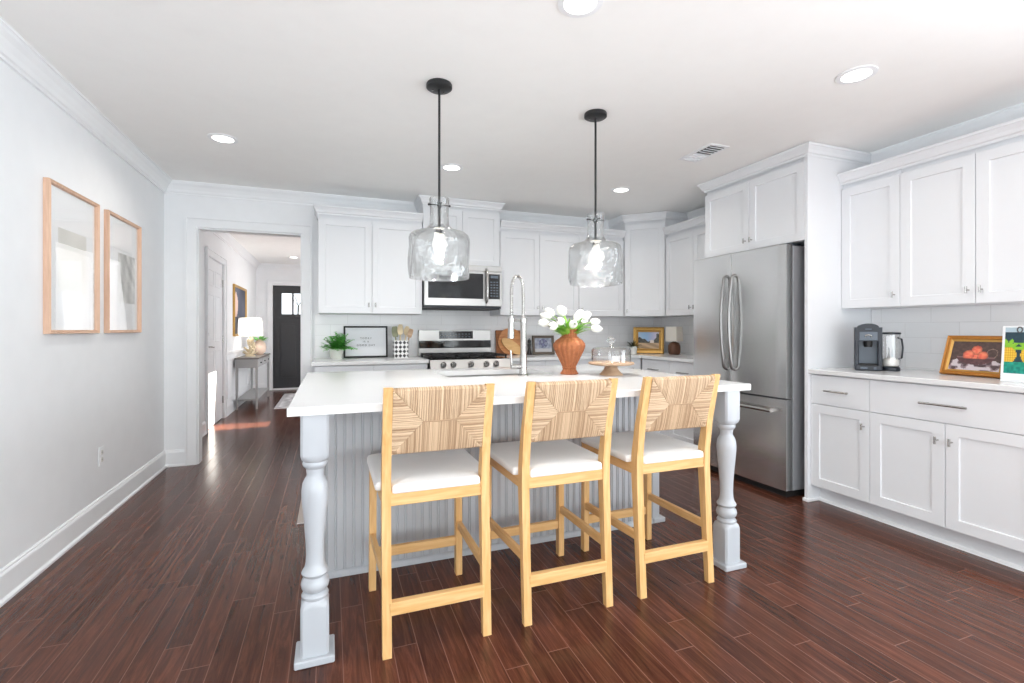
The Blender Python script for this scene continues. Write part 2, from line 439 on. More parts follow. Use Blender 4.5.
def tag(o, label, cat, group=None):
    o['label'] = label; o['category'] = cat
    if group: o['group'] = group
    return o

def struct(name, mb, m, parent=None, smooth=False):
    o = obj(name, mb, m, parent, smooth)
    if parent is None: o['kind'] = 'structure'
    return o

def dup(root, loc=None, rz=None, label=None, group=None):
    r = root.copy(); COL.objects.link(r)
    if loc is not None: r.location = loc
    if rz is not None: r.rotation_euler = (0, 0, rz)
    if label: r['label'] = label
    if group: r['group'] = group
    for ch in [o for o in bpy.data.objects if o.parent == root]:
        c = ch.copy(); COL.objects.link(c); c.parent = r
        for g in [o for o in bpy.data.objects if o.parent == ch]:
            d = g.copy(); COL.objects.link(d); d.parent = c
    return r

# ------------------------------------------------------------------ room constants (metres)
XL, XR, YB, YR, H = -1.33, 3.695, 4.894, -2.4, 2.442
WT = 0.12                                  # wall thickness
DX0, DX1, DZ = -1.088, -0.250, 2.065       # opening to the hall
HY = 10.35                                 # far wall of the hall
HX = 0.50                                  # right wall of the hall
ZC = 0.905                                 # worktop height
ZU = 1.32                                  # underside of wall cabinets

# ------------------------------------------------------------------ shell
struct('floor', MB().box(XL - .2, YR - .2, -0.1, XR + .2, HY + .3, 0), M['floor'])
struct('ceiling', MB().box(XL - .2, YR - .2, H, XR + .2, YB + WT, H + .1), M['ceiling'])
struct('ceiling_hall', MB().box(XL - .2, YB + WT, H, HX + .2, HY + .2, H + .1), M['ceiling'])
w = MB(); w.box(XL - WT, YR, 0, XL, -2.1, H); w.box(XL - WT, -.3, 0, XL, YB + WT, H); w.box(XL - WT, -2.1, 0, XL, -.3, .25); w.box(XL - WT, -2.1, 2.25, XL, -.3, H)
struct('wall_left', w, M['wall'])
w = MB(); w.box(XL, YB, 0, DX0, YB + WT, H); w.box(DX0, YB, DZ, DX1, YB + WT, H); w.box(DX1, YB, 0, XR, YB + WT, H)
struct('wall_back', w, M['wall'])
w = MB(); w.box(XR, YR, 0, XR + WT, -1.6, H); w.box(XR, .9, 0, XR + WT, YB + WT, H); w.box(XR, -1.6, 0, XR + WT, .9, .25); w.box(XR, -1.6, 2.3, XR + WT, .9, H)
struct('wall_right', w, M['wall'])
w = MB(); w.box(XL, YR - WT, 0, -1.2, YR, H); w.box(3.0, YR - WT, 0, XR, YR, H); w.box(-1.2, YR - WT, 2.3, 3.0, YR, H); w.box(-1.2, YR - WT, 0, 3.0, YR, .08)
struct('wall_rear', w, M['wall'])
# hall shell: left wall with its door, right wall with a window and an opening added for fill light, end wall with the front door
LY0, LY1 = 6.40, 7.31                      # leaf of the white hall door
w = MB(); w.box(XL - WT, YB + WT, 0, XL, LY0, H); w.box(XL - WT, LY1, 0, XL, HY, H); w.box(XL - WT, LY0, 2.03, XL, LY1, H)
struct('wall_hall_left', w, M['wall'])
w = MB(); w.box(HX, YB + WT, 0, HX + WT, 6.66, H); w.box(HX, 7.2, 0, HX + WT, 7.45, H); w.box(HX, 9.35, 0, HX + WT, HY, H)
w.box(HX, 6.66, 0, HX + WT, 7.2, .85); w.box(HX, 6.66, 2.02, HX + WT, 7.2, H); w.box(HX, 7.45, 2.25, HX + WT, 9.35, H); w.box(HX, 7.45, 0, HX + WT, 9.35, .25)
struct('wall_hall_right', w, M['wall'])
FX0, FX1, FZ = -1.05, -0.14, 2.035
w = MB(); w.box(XL - WT, HY, 0, FX0, HY + WT, H); w.box(FX1, HY, 0, HX + WT, HY + WT, H); w.box(FX0, HY, FZ, FX1, HY + WT, H)
struct('wall_hall_end', w, M['wall'])

# rear glazing, plus unseen windows added to go with the fill lights
def window(name, x0, x1, z0, z1, n, place):
    f = MB()
    def b(a0, a1, c0, c1, t): f.box(a0, -t, c0, a1, t, c1, .004)
    b(x0, x1, z0, z0 + .06, .05); b(x0, x1, z1 - .06, z1, .05)
    for i in range(n + 1):
        x = x0 + (x1 - x0) * i / n; b(max(x0, x - .04), min(x1, x + .04), z0, z1, .045)
    fr = struct(name, f, M['trim']); place(fr)
    g = obj('glass', MB().box(x0 + .03, -.004, z0 + .04, x1 - .03, .004, z1 - .04), M['clear'], fr)
    return fr
def at_rear(o): o.location = (0, YR - WT / 2, 0)
def at_side(o): o.location = (XR + WT / 2, 0, 0); o.rotation_euler = (0, 0, PI / 2)
def at_hall(o): o.location = (HX + WT / 2, 0, 0); o.rotation_euler = (0, 0, PI / 2)
window('window_1', -1.2, 3.0, .08, 2.3, 4, at_rear)
window('added_window_2', -1.6, .9, .25, 2.3, 2, at_side)  # unseen window, added to go with the side fill
def at_left(o): o.location = (XL - WT / 2, 0, 0); o.rotation_euler = (0, 0, PI / 2)
window('added_window_4', -2.1, -.3, .25, 2.25, 2, at_left)  # unseen window, added to light the right-hand cabinets
window('added_window_3', 7.45, 9.35, .25, 2.25, 2, at_hall)  # unseen opening, added to give the hall general light
struct('sun_blocker', MB().box(HX + WT + .02, 7.25, 2.30, 3.7, 9.95, 2.38), M['trim'])  # unseen slab, added only to keep sun out of the hall opening

# crown, baseboards, casings
CROWN = [(0, -.105), (.012, -.105), (.014, -.092), (.022, -.086), (.030, -.066), (.048, -.040), (.066, -.022), (.070, -.012), (.078, -.010), (.078, 0), (0, 0)]
struct('trim_1', MB().sweep([(XL, YR), (XL, YB), (XR, YB), (XR, YR)], CROWN, H), M['trim'])
struct('trim_2', MB().sweep([(XL, YB + WT), (XL, HY), (HX, HY)], CROWN, H), M['trim'])
BASE = [(0, 0), (.026, 0), (.026, .012), (.018, .022), (.016, .022), (.016, .118), (.013, .126), (.009, .130), (.009, .136), (.005, .142), (0, .142)]
struct('baseboard_left', MB().sweep([(XL, YR), (XL, YB)], BASE), M['trim'])
struct('baseboard_back', MB().sweep([(XL, YB), (DX0 - .088, YB)], BASE), M['trim'])
struct('baseboard_hall', MB().sweep([(XL, YB + WT), (XL, LY0 - .1)], BASE), M['trim'])
struct('baseboard_hall_far', MB().sweep([(XL, LY1 + .1), (XL, HY), (FX0 - .1, HY)], BASE), M['trim'])

def casing(name, x0, x1, z, wdt, thick, place, jamb=0.0, jd=0.0):
    """cased opening in local x,z; stands out towards -y"""
    m = MB()
    pf = [(-.003, 0), (-.003, thick * .7), (.004, thick), (wdt - .018, thick), (wdt - .014, thick + .008), (wdt, thick + .008), (wdt, 0)]
    m.sweep([(x1, 0), (x1, z), (x0, z), (x0, 0)], pf)
    for v in m.bm.verts: v.co = Vector((v.co.x, -v.co.z, v.co.y))
    if jd:
        m.box(x0 - .002, .001, 0, x0 + jamb, jd, z); m.box(x1 - jamb, .001, 0, x1 + .002, jd, z); m.box(x0 + jamb, .001, z - jamb, x1 - jamb, jd, z + .002)
    o = struct(name, m, M['trim']); place(o); return o
def pl_back(o): o.location = (0, YB, 0)
def pl_hall_end(o): o.location = (0, HY, 0)
def pl_hall_left(o): o.location = (XL, 0, 0); o.rotation_euler = (0, 0, PI / 2)
casing('trim_3', DX0, DX1, DZ, .088, .02, pl_back, .012, WT)
casing('trim_4', FX0, FX1, FZ, .09, .02, pl_hall_end)
casing('trim_5', LY0, LY1, 2.03, .085, .02, pl_hall_left)
# chair rail and panel moulding along the hall
m = MB(); m.box(XL, LY1 + .1, .83, XL + .022, HY, .87, .005)
for a, b in ((7.55, 8.3), (8.42, 9.25), (9.37, 10.2)):
    for z0, z1 in ((.22, .235), (.74, .755)): m.box(XL, a, z0, XL + .012, b, z1, .003)
    for y in (a, b): m.box(XL, y - .008, .22, XL + .012, y + .008, .755, .003)
struct('trim_6', m, M['trim'])

# ------------------------------------------------------------------ hall doors
def raised_panel(m, x0, x1, z0, z1, y, d):
    """a sunk field with a raised centre in front of plane y, seen from -y"""
    def ring(i, yy): return [(x0 + i, yy, z0 + i), (x1 - i, yy, z0 + i), (x1 - i, yy, z1 - i), (x0 + i, yy, z1 - i)]
    m.rects([ring(0, y + .004), ring(0, y - .002), ring(.012, y - .006), ring(.02, y + d), ring(.045, y - .003)], cap=True)
door = struct('door_1', MB().box(LY0 + .003, -.0, .008, LY1 - .003, .04, 2.027), M['trim'])
door.location = (XL - .012, 0, 0); door.rotation_euler = (0, 0, PI / 2)
for z0, z1 in ((.22, .92), (1.02, 1.60), (1.70, 1.90)):
    for x0, x1 in ((LY0 + .12, LY0 + .41), (LY0 + .50, LY0 + .79)):
        m = MB(); raised_panel(m, x0, x1, z0, z1, 0, .001); obj('door_panel', m, M['trim'], door)
m = MB(); m.cyl((LY0 + .07, 0, .97), (LY0 + .07, -.012, .97), .028); m.cyl((LY0 + .07, -.01, .97), (LY0 + .07, -.05, .97), .009); m.tube([(LY0 + .07, -.05, .97), (LY0 + .18, -.05, .965)], [.009, .007])
m.cyl((LY0 + .07, 0, 1.12), (LY0 + .07, -.014, 1.12), .024)
obj('door_handle', m, M['chrome'], door, smooth=True)
for z in (.25, 1.05, 1.78):
    m = MB(); m.cyl((LY1 - .004, -.008, z - .045), (LY1 - .004, -.008, z + .045), .009); obj('hinge', m, M['chrome'], door)

door = struct('door_2', MB().box(FX0 + .004, 0, .03, FX1 - .004, .045, 1.43), M['blackdoor'])
door.location = (0, HY + .03, 0)
m = MB(); m.box(FX0 + .004, 0, 1.43, FX0 + .155, .045, FZ - .004); m.box(FX1 - .155, 0, 1.43, FX1 - .004, .045, FZ - .004); m.box(FX0 + .155, 0, 1.885, FX1 - .155, .045, FZ - .004); m.box(FX0 + .155, 0, 1.43, FX1 - .155, .045, 1.475)
for i in (1, 2): x = FX0 + .155 + (.60 / 3) * i; m.box(x - .014, 0, 1.475, x + .014, .045, 1.885)
m.box(FX0 + .1, -.012, 1.395, FX1 - .1, 0, 1.43, .004)
obj('glazed_top', m, M['blackdoor'], door)
obj('pane', MB().box(FX0 + .15, .02, 1.47, FX1 - .15, .026, 1.89), M['clear'], door)
for x0, x1 in ((FX0 + .12, FX0 + .42), (FX0 + .49, FX0 + .79)):
    m = MB(); raised_panel(m, x0, x1, .22, 1.30, 0, .006); obj('door_panel', m, M['blackdoor'], door)
struct('trim_7', MB().box(FX0, HY - .02, 0, FX1, HY + WT, .03, .004), M['trim'])
m = MB()
for k in range(8):
    a = -0.5 + k * .33; m.leaf((-.70, 12.2, 1.72), (math.cos(a + .6), random.uniform(-.2, .2), math.sin(a + .6)), .34, .075, .25)
m.tube([(-.74, 12.2, 0), (-.70, 12.2, 1.72)], .018)
tag(obj('garden_palm', m, M['foliage_out'], fix=False), 'dark leafy plant outside, seen through the front door panes', 'plant')

# ------------------------------------------------------------------ cabinets (local: front at y = 0 facing -y, x to the right)
def shaker(x0, x1, z0, z1, rail=.058, t=.02, dep=.009):
    m = MB()
    def ring(i, y): return [(x0 + i, y, z0 + i), (x1 - i, y, z0 + i), (x1 - i, y, z1 - i), (x0 + i, y, z1 - i)]
    m.rects([ring(0, t), ring(0, .0015), ring(.0015, 0), ring(rail, 0), ring(rail + .003, dep)])
    return m
def slab(x0, x1, z0, z1, t=.02): return MB().box(x0, 0, z0, x1, t, z1, .0015)
def t_knob(parent, x, z):
    m = MB(); m.cyl((x, 0, z), (x, -.028, z), .0045, 8); m.cyl((x, -.028, z - .02), (x, -.028, z + .02), .006, 8)
    return obj('knob', m, M['chrome'], parent, smooth=True)
def bar_pull(parent, x, z, wd):
    m = MB(); m.cyl((x - wd / 2, -.03, z), (x + wd / 2, -.03, z), .006, 8)
    for q in (-1, 1): m.cyl((x + q * wd * .36, 0, z), (x + q * wd * .36, -.03, z), .0045, 8)
    return obj('pull', m, M['chrome'], parent, smooth=True)
G = .0018
CAB_CROWN = [(0, 0), (.004, 0), (.006, .014), (.016, .020), (.022, .038), (.036, .060), (.042, .064), (.042, .078), (0, .078)]

def wall_cabinet(label, loc, rz, w, h, depth, doors, crown=None, side_x=True, group='white wall cabinets', crown_h=.078, knob_dz=.075, bottom_rail=0.0):
    """doors: list of (x0, x1, knob side 'l'/'r'/None); h = height to the crown"""
    t = thing('upper_cabinet', label, 'cabinet', loc, rz, group)
    obj('cabinet_body', MB().box(.001, .0215, 0, w - .001, depth, h + .02, .001), M['cab'], t)
    for x0, x1, side in doors:
        d = obj('door', shaker(x0 + G, x1 - G, .002 + bottom_rail, h - .03), M['cab'], t)
        if side: t_knob(d, x1 - .03 if side == 'r' else x0 + .03, .002 + knob_dz + bottom_rail)
    k = crown_h / .078
    prof = [(o, z * k) for o, z in CAB_CROWN]
    obj('crown_moulding', MB().sweep(crown, prof, h - .002) if crown else MB().sweep([(0, 0), (w, 0)], prof, h - .002), M['cab'], t)
    return t

HB = 2.190 - ZU         # ordinary wall cabinets
HT = 2.362              # underside of the crown on the tall ones
yu = YB - 4.558 - .002
wall_cabinet('white two-door wall cabinet over the fern and the framed sign', (-.103, 4.558, ZU), 0, .915, HB, yu, [(0, .457, 'r'), (.457, .915, 'l')], crown=[(0, yu), (0, 0), (.915, 0)])
wall_cabinet('short white cabinet directly above the microwave, reaching the ceiling', (.818, 4.558, 1.798), 0, .770, HT - 1.798, yu, [(0, .385, None), (.385, .770, None)], crown=[(0, yu), (0, 0), (.770, 0), (.770, yu)])
wall_cabinet('white two-door wall cabinet right of the microwave, over the cutting boards', (1.592, 4.558, ZU), 0, .892, HB, yu, [(0, .434, 'r'), (.434, .892, 'l')])
wall_cabinet('single-door white wall cabinet behind the right pendant, before the corner', (2.486, 4.558, ZU), 0, .560, HB, yu, [(0, .560, 'l')])
# diagonal corner cabinet
t = thing('corner_cabinet', 'tall diagonal white corner cabinet above the gold-framed landscape', 'cabinet', (3.052, 4.558, ZU), -math.atan2(4.558 - 4.262, 3.37 - 3.052), 'white wall cabinets')
wd = math.hypot(4.558 - 4.262, 3.37 - 3.052)
ca = math.atan2(4.558 - 4.262, 3.37 - 3.052)
def loc2(x, y):
    dx, dy = x - 3.052, y - 4.558; return (dx * math.cos(ca) - dy * math.sin(ca), dx * math.sin(ca) + dy * math.cos(ca))
foot = [loc2(3.052, 4.574), loc2(3.354, 4.262 + .016), loc2(3.690, 4.262), loc2(3.690, 4.890), loc2(3.052, 4.890)]
foot = [(.0, .0215), (wd, .0215)] + [loc2(3.693, 4.262), loc2(3.693, 4.892), loc2(3.052, 4.892)]
obj('cabinet_body', MB().prism(foot, lambda a, b, q: (a, b, q), HT - ZU + .02), M['cab'], t)
d = obj('door', shaker(.004, wd - .004, .002, HT - ZU - .03), M['cab'], t); t_knob(d, .035, .057)
obj('crown_moulding', MB().sweep([loc2(3.052, 4.892), (0, 0), (wd, 0), loc2(3.693, 4.262)], CAB_CROWN, HT - ZU - .002), M['cab'], t)
# right wall
xu = XR - 3.372 - .002
wall_cabinet('white wall cabinet between the corner cabinet and the refrigerator', (3.372, 4.258, ZU), -PI / 2, .84, HB, xu, [(0, .42, 'r'), (.42, .84, 'l')])
wall_cabinet('narrow white wall cabinet above the coffee maker, beside the tall end panel', (3.372, 2.357, ZU), -PI / 2, .374, HB, xu, [(0, .374, 'r')])
wall_cabinet('wide two-door white wall cabinet above the still-life painting', (3.372, 1.983, ZU), -PI / 2, .764, HB, xu, [(0, .382, 'r'), (.382, .764, 'l')], crown=[(0, 0), (.764, 0), (.764, xu)])
# cabinet over the refrigerator with its tall end panel
xf = XR - 3.045 - .002
t = wall_cabinet('deep white two-door cabinet above the refrigerator with full-height end panel', (3.045, 3.322, 1.790), -PI / 2, .940, HT - 1.790, xf, [(0, .470, 'r'), (.470, .940, 'l')], crown=[(0, xf), (0, 0), (.965, 0), (.965, xf)])
obj('end_panel', MB().box(.940, 0, -1.790, .964, xf, HT - 1.790 + .02, .001), M['cab'], t)
obj('panel_foot', MB().box(.934, -.014, -1.790, .976, .14, -1.768, .003), M['trim'], t)

def base_cabinet(label, loc, rz, w, depth, cols, wide_drawer=False, toe=.085, group='white base cabinets', ends=(0, 0), knobs=True):
    """cols: list of (x0,x1,knob) doors under a drawer each, or one wide drawer"""
    t = thing('base_cabinet', label, 'cabinet', loc, rz, group)
    m = MB(); m.box(.001, .0215, .105, w - .001, depth, ZC - .032); m.box(.001, toe, 0, w - .001, depth, .105)
    obj('cabinet_body', m, M['cab'], t)
    obj('shoe_moulding', MB().sweep([(0.001, toe), (w - .001, toe)], [(0, 0), (.016, 0), (.013, .012), (0, .018)]), M['trim'], t)
    zd = .672
    for x0, x1, kside in cols:
        d = obj('door', shaker(x0 + G, x1 - G, .115, zd - G), M['cab'], t)
        t_knob(d, x1 - .032 if kside == 'r' else x0 + .032, zd - .095)
    dr = [(0, w)] if wide_drawer else [(c[0], c[1]) for c in cols]
    for x0, x1 in dr:
        d = obj('drawer', slab(x0 + G, x1 - G, zd + G, .868), M['cab'], t); bar_pull(d, (x0 + x1) / 2, (zd + .868) / 2, .155 if x1 - x0 < .6 else .215)
    return t
xb = XR - 3.0725 - .003
base_cabinet('narrow white base cabinet with one drawer and door below the coffee maker', (3.0725, 2.3575, 0), -PI / 2, .3845, xb, [(0, .3845, 'r')])
base_cabinet('wide white base cabinet with long drawer over two doors, at right edge', (3.0725, 1.973, 0), -PI / 2, .768, xb, [(0, .384, 'r'), (.384, .768, 'l')], wide_drawer=True)
base_cabinet('white base cabinet between the refrigerator and the corner', (3.0725, 4.262, 0), -PI / 2, .866, xb, [(0, .433, 'r'), (.433, .866, 'l')])
yb = YB - 4.275 - .003
base_cabinet('white base cabinet under the fern and framed sign, left of the range', (-.125, 4.275, 0), 0, .935, yb, [(0, .467, 'r'), (.467, .935, 'l')])
base_cabinet('white base cabinet under the cutting boards, right of the range', (1.590, 4.275, 0), 0, .740, yb, [(0, .370, 'r'), (.370, .740, 'l')])
base_cabinet('white base cabinet behind the wicker vase, nearest the corner', (2.330, 4.275, 0), 0, .762, yb, [(0, .3675, 'r'), (.3675, .735, 'l')])

# worktops
def worktop(label, m): return tag(obj('worktop', m, M['quartz']), label, 'worktop', 'white quartz worktops')
TH = .03
worktop('white quartz worktop left of the range, under fern and framed sign', MB().box(-.150, 4.250, ZC - TH, .818, YB - .001, ZC, .003))
m = MB()
P_ = [(1.586, 4.250), (3.047, 4.250), (3.047, 3.392), (XR - .001, 3.392), (XR - .001, YB - .001), (1.586, YB - .001)]
m.prism(P_, lambda a, b, q: (a, b, ZC - TH + q), TH)
worktop('white L-shaped corner worktop right of the range, under the gold landscape', m)
worktop('white quartz worktop under the coffee maker and still-life painting', MB().box(3.048, 1.195, ZC - TH, XR - .001, 2.3590, ZC, .003))
tag(obj('tile_backsplash', MB().box(-.135, YB - .009, ZC + .0005, XR - .01, YB - .0005, ZU - .001).box(.822, YB - .009, ZU - .001, 1.588, YB - .0005, 1.79), M['tilex']), 'white glossy subway tile backsplash on the back wall behind the range', 'backsplash')
tag(obj('tile_backsplash', MB().box(XR - .009, 1.2, ZC + .0005, XR - .0005, 2.355, ZU - .001), M['tiley']), 'white subway tile backsplash on the right wall behind the coffee maker', 'backsplash')
tag(obj('tile_backsplash', MB().box(XR - .009, 3.40, ZC + .0005, XR - .0005, YB - .0095, ZU - .001), M['tiley']), 'white tile backsplash on the right wall behind the small table lamp', 'backsplash')

# ------------------------------------------------------------------ island
IX0, IX1, IY0, IY1 = -.140, 1.950, 1.813, 3.256
BX0, BX1, BY0, BY1 = -.075, 1.880, 2.440, 3.140
isl = thing('kitchen_island', 'grey beadboard kitchen island on two turned white posts in the room centre', 'island', ((BX0 + BX1) / 2, (BY0 + BY1) / 2, 0))
ox, oy = (BX0 + BX1) / 2, (BY0 + BY1) / 2
# beadboard front: tongue strips with a bead between
prof = []
x = BX0 + .03
m = MB(); zt_ = ZC - TH - .001
def rg_(i, z): return [(BX0 - ox + i, BY0 - oy + .012 + i, z), (BX1 - ox - i, BY0 - oy + .012 + i, z), (BX1 - ox - i, BY1 - oy - i, z), (BX0 - ox + i, BY1 - oy - i, z)]
m.rects([rg_(0, 0), rg_(0, zt_), rg_(.02, zt_), rg_(.02, .05)])
obj('island_body', m, M['island'], isl)
m = MB()
pts = []
step = .0405; n = int((BX1 - BX0 - .10) / step); x0 = BX0 + .05
for i in range(n):
    a = x0 + i * (BX1 - BX0 - .10) / n; b = x0 + (i + 1) * (BX1 - BX0 - .10) / n
    pts += [(a, .006), (a + .002, 0), (a + .006, .001), (a + .008, .006), (a + .0105, .006), (a + .0125, 0)]
pts.append((x0 + BX1 - BX0 - .10, .006))
bot = [m.bm.verts.new((px - ox, BY0 - oy + py, .02)) for px, py in pts]; top = [m.bm.verts.new((px - ox, BY0 - oy + py, ZC - TH - .001)) for px, py in pts]
for i in range(len(pts) - 1): m.bm.faces.new((bot[i], bot[i + 1], top[i + 1], top[i]))
obj('beadboard_panel', m, M['island'], isl, fix=False)
for xx in (BX0, BX1 - .05):
    obj('corner_stile', MB().box(xx - ox, BY0 - oy - .008, 0, xx + .05 - ox, BY0 - oy + .02, ZC - TH - .001, .002), M['post'] if xx > 1 else M['island'], isl)
obj('base_moulding', MB().sweep([(BX0 - ox, BY1 - oy), (BX0 - ox, BY0 - oy), (BX1 - ox, BY0 - oy), (BX1 - ox, BY1 - oy)], [(0, 0), (.018, 0), (.016, .012), (.011, .022), (.004, .028), (0, .028)]), M['post'], isl)
obj('corner_plinth', MB().box(BX1 - .05 - ox, BY0 - oy - .022, 0, BX1 + .035 - ox, BY0 + .05 - oy, .028, .004), M['post'], isl)
def post(px, py):
    m = MB(); px -= ox; py -= oy; r = .0470
    m.box(px - .066, py - .066, 0, px + .066, py + .066, .026, .004)
    def sq(rr, z, k=1.0):   # ring that goes from square (k=1) to round (k=0)
        out = []
        for i in range(32):
            a = 2 * PI * (i + .5) / 32; c, s_ = math.cos(a), math.sin(a); q = 1 / max(abs(c), abs(s_))
            f = rr * (q * k + (1 - k)); out.append((px + c * f, py + s_ * f, z))
        return out
    m.rects([sq(r, .024), sq(r, .190), sq(r * .99, .206, .6), sq(.042, .216, 0)])
    m.rects([sq(q * .80, z, 0) for q, z in ((.050, .21), (.056, .218), (.0575, .226), (.052, .234), (.043, .238), (.046, .242), (.056, .250), (.0605, .264), (.056, .279), (.046, .287), (.044, .291), (.053, .297), (.0575, .305), (.053, .313), (.045, .322), (.040, .340), (.038, .370), (.0395, .41), (.045, .47), (.052, .53), (.057, .575), (.0575, .598), (.053, .624), (.044, .640), (.037, .648), (.035, .656), (.037, .666), (.038, .676), (.045, .682), (.052, .690), (.053, .697), (.049, .703), (.055, .708), (.057, .715))])
    m.rects([sq(.042, .706, 0), sq(r * .99, .716, .6), sq(r, .732), sq(r, ZC - TH - .001)])
    return obj('turned_post', m, M['post'], isl, smooth=True, angle=35)
post(-.052, 1.873); post(1.853, 1.873)
# worktop with the sink opening
SX0, SX1, SY0, SY1 = .62, 1.27, 2.655, 3.06
m = MB()
z0, z1 = ZC - TH, ZC
for lo, hi in ((z0, z1),):
    o_ = [(IX0, IY0), (IX1, IY0), (IX1, IY1), (IX0, IY1)]; i_ = [(SX0, SY0), (SX1, SY0), (SX1, SY1), (SX0, SY1)]
    e = .003
    R = [[m.bm.verts.new((x, y, z0)) for x, y in i_], [m.bm.verts.new((x, y, z0)) for x, y in o_], [m.bm.verts.new((x, y, z1 - e)) for x, y in o_],
         [m.bm.verts.new((x + (e if x < 1 else -e), y + (e if y < 2.5 else -e), z1)) for x, y in o_], [m.bm.verts.new((x, y, z1)) for x, y in i_]]
    R.append(R[0])
    for a, b in zip(R, R[1:]):
        for k in range(4): m.bm.faces.new((a[k], a[(k + 1) % 4], b[(k + 1) % 4], b[k]))
tag(obj('worktop', m, M['quartz']), 'large white quartz island worktop carrying the wicker vase and faucet', 'worktop', 'white quartz worktops')
m = MB()
def rr(i, z): return [(SX0 + i, SY0 + i, z), (SX1 - i, SY0 + i, z), (SX1 - i, SY1 - i, z), (SX0 + i, SY1 - i, z)]
m.rects([rr(-.015, z0 - .001), rr(.004, z0 - .001), rr(.010, z0 - .18), rr(.03, z0 - .195)], cap=False); m.bm.faces.new([m.bm.verts.new(p) for p in rr(.03, z0 - .195)])
tag(obj('sink', m, M['steelx'], fix=False), 'undermount steel sink sunk into the island worktop behind the faucet', 'sink')
# faucet
fx, fy = 1.047, 2.590
t = thing('faucet', 'tall brushed steel spring faucet with pull-down sprayer on the island', 'faucet', (fx, fy, ZC))
obj('base', MB().lathe([(.030, 0), (.030, .006), (.024, .012), (.022, .05), (.020, .052)]), M['chrome'], t, smooth=True)
obj('body', MB().lathe([(.0205, .01), (.0205, .12), (.017, .13), (.017, .33), (.013, .345)], n=20), M['chrome'], t, smooth=True)
arc = [(0, 0, .33), (0, 0, .43)] + [(-.036 + .036 * math.cos(a), 0, .50 + .078 * math.sin(a)) for a in [PI * k / 12 for k in range(0, 13)]] + [(-.073, 0, .43), (-.074, 0, .33)]
m = MB(); m.tube(arc, .006, 8)
pts = []
P3 = [Vector(p) for p in arc]; tot = 0
for a, b in zip(P3, P3[1:]):
    n = max(1, int((b - a).length / .0016))
    for k in range(n): pts.append(a.lerp(b, k / n))
sp = []
for i, p in enumerate(pts):
    a = i * .75; tdir = (pts[min(i + 1, len(pts) - 1)] - pts[max(i - 1, 0)]).normalized(); nx = Vector((0, 1, 0)); nz = tdir.cross(nx)
    sp.append(p + nx * .0095 * math.cos(a) + nz * .0095 * math.sin(a))
obj('hose', m, M['chrome'], t, smooth=True)
obj('spring', MB().tube(sp, .0022, 5), M['chrome'], t, smooth=True)
m = MB(); m.cyl((-.074, 0, .345), (-.075, 0, .335), .012); m.cyl((-.075, 0, .338), (-.077, 0, .218), .016, 16, .020); obj('spray_head', m, M['chrome'], t, smooth=True)
m = MB(); m.cyl((0, 0, .322), (-.058, 0, .322), .006, 8); m.lathe([(.020, .314), (.020, .332)], -.075, 0, 16); m.lathe([(.0195, .312), (.0195, .334)], 0, 0, 16); obj('holder_arm', m, M['chrome'], t, smooth=True)
m = MB(); m.cyl((0, 0, .055), (-.075, 0, .055), .015, 14); m.cyl((-.072, 0, .055), (-.078, 0, .150), .007, 10, .005); obj('handle', m, M['chrome'], t, smooth=True)

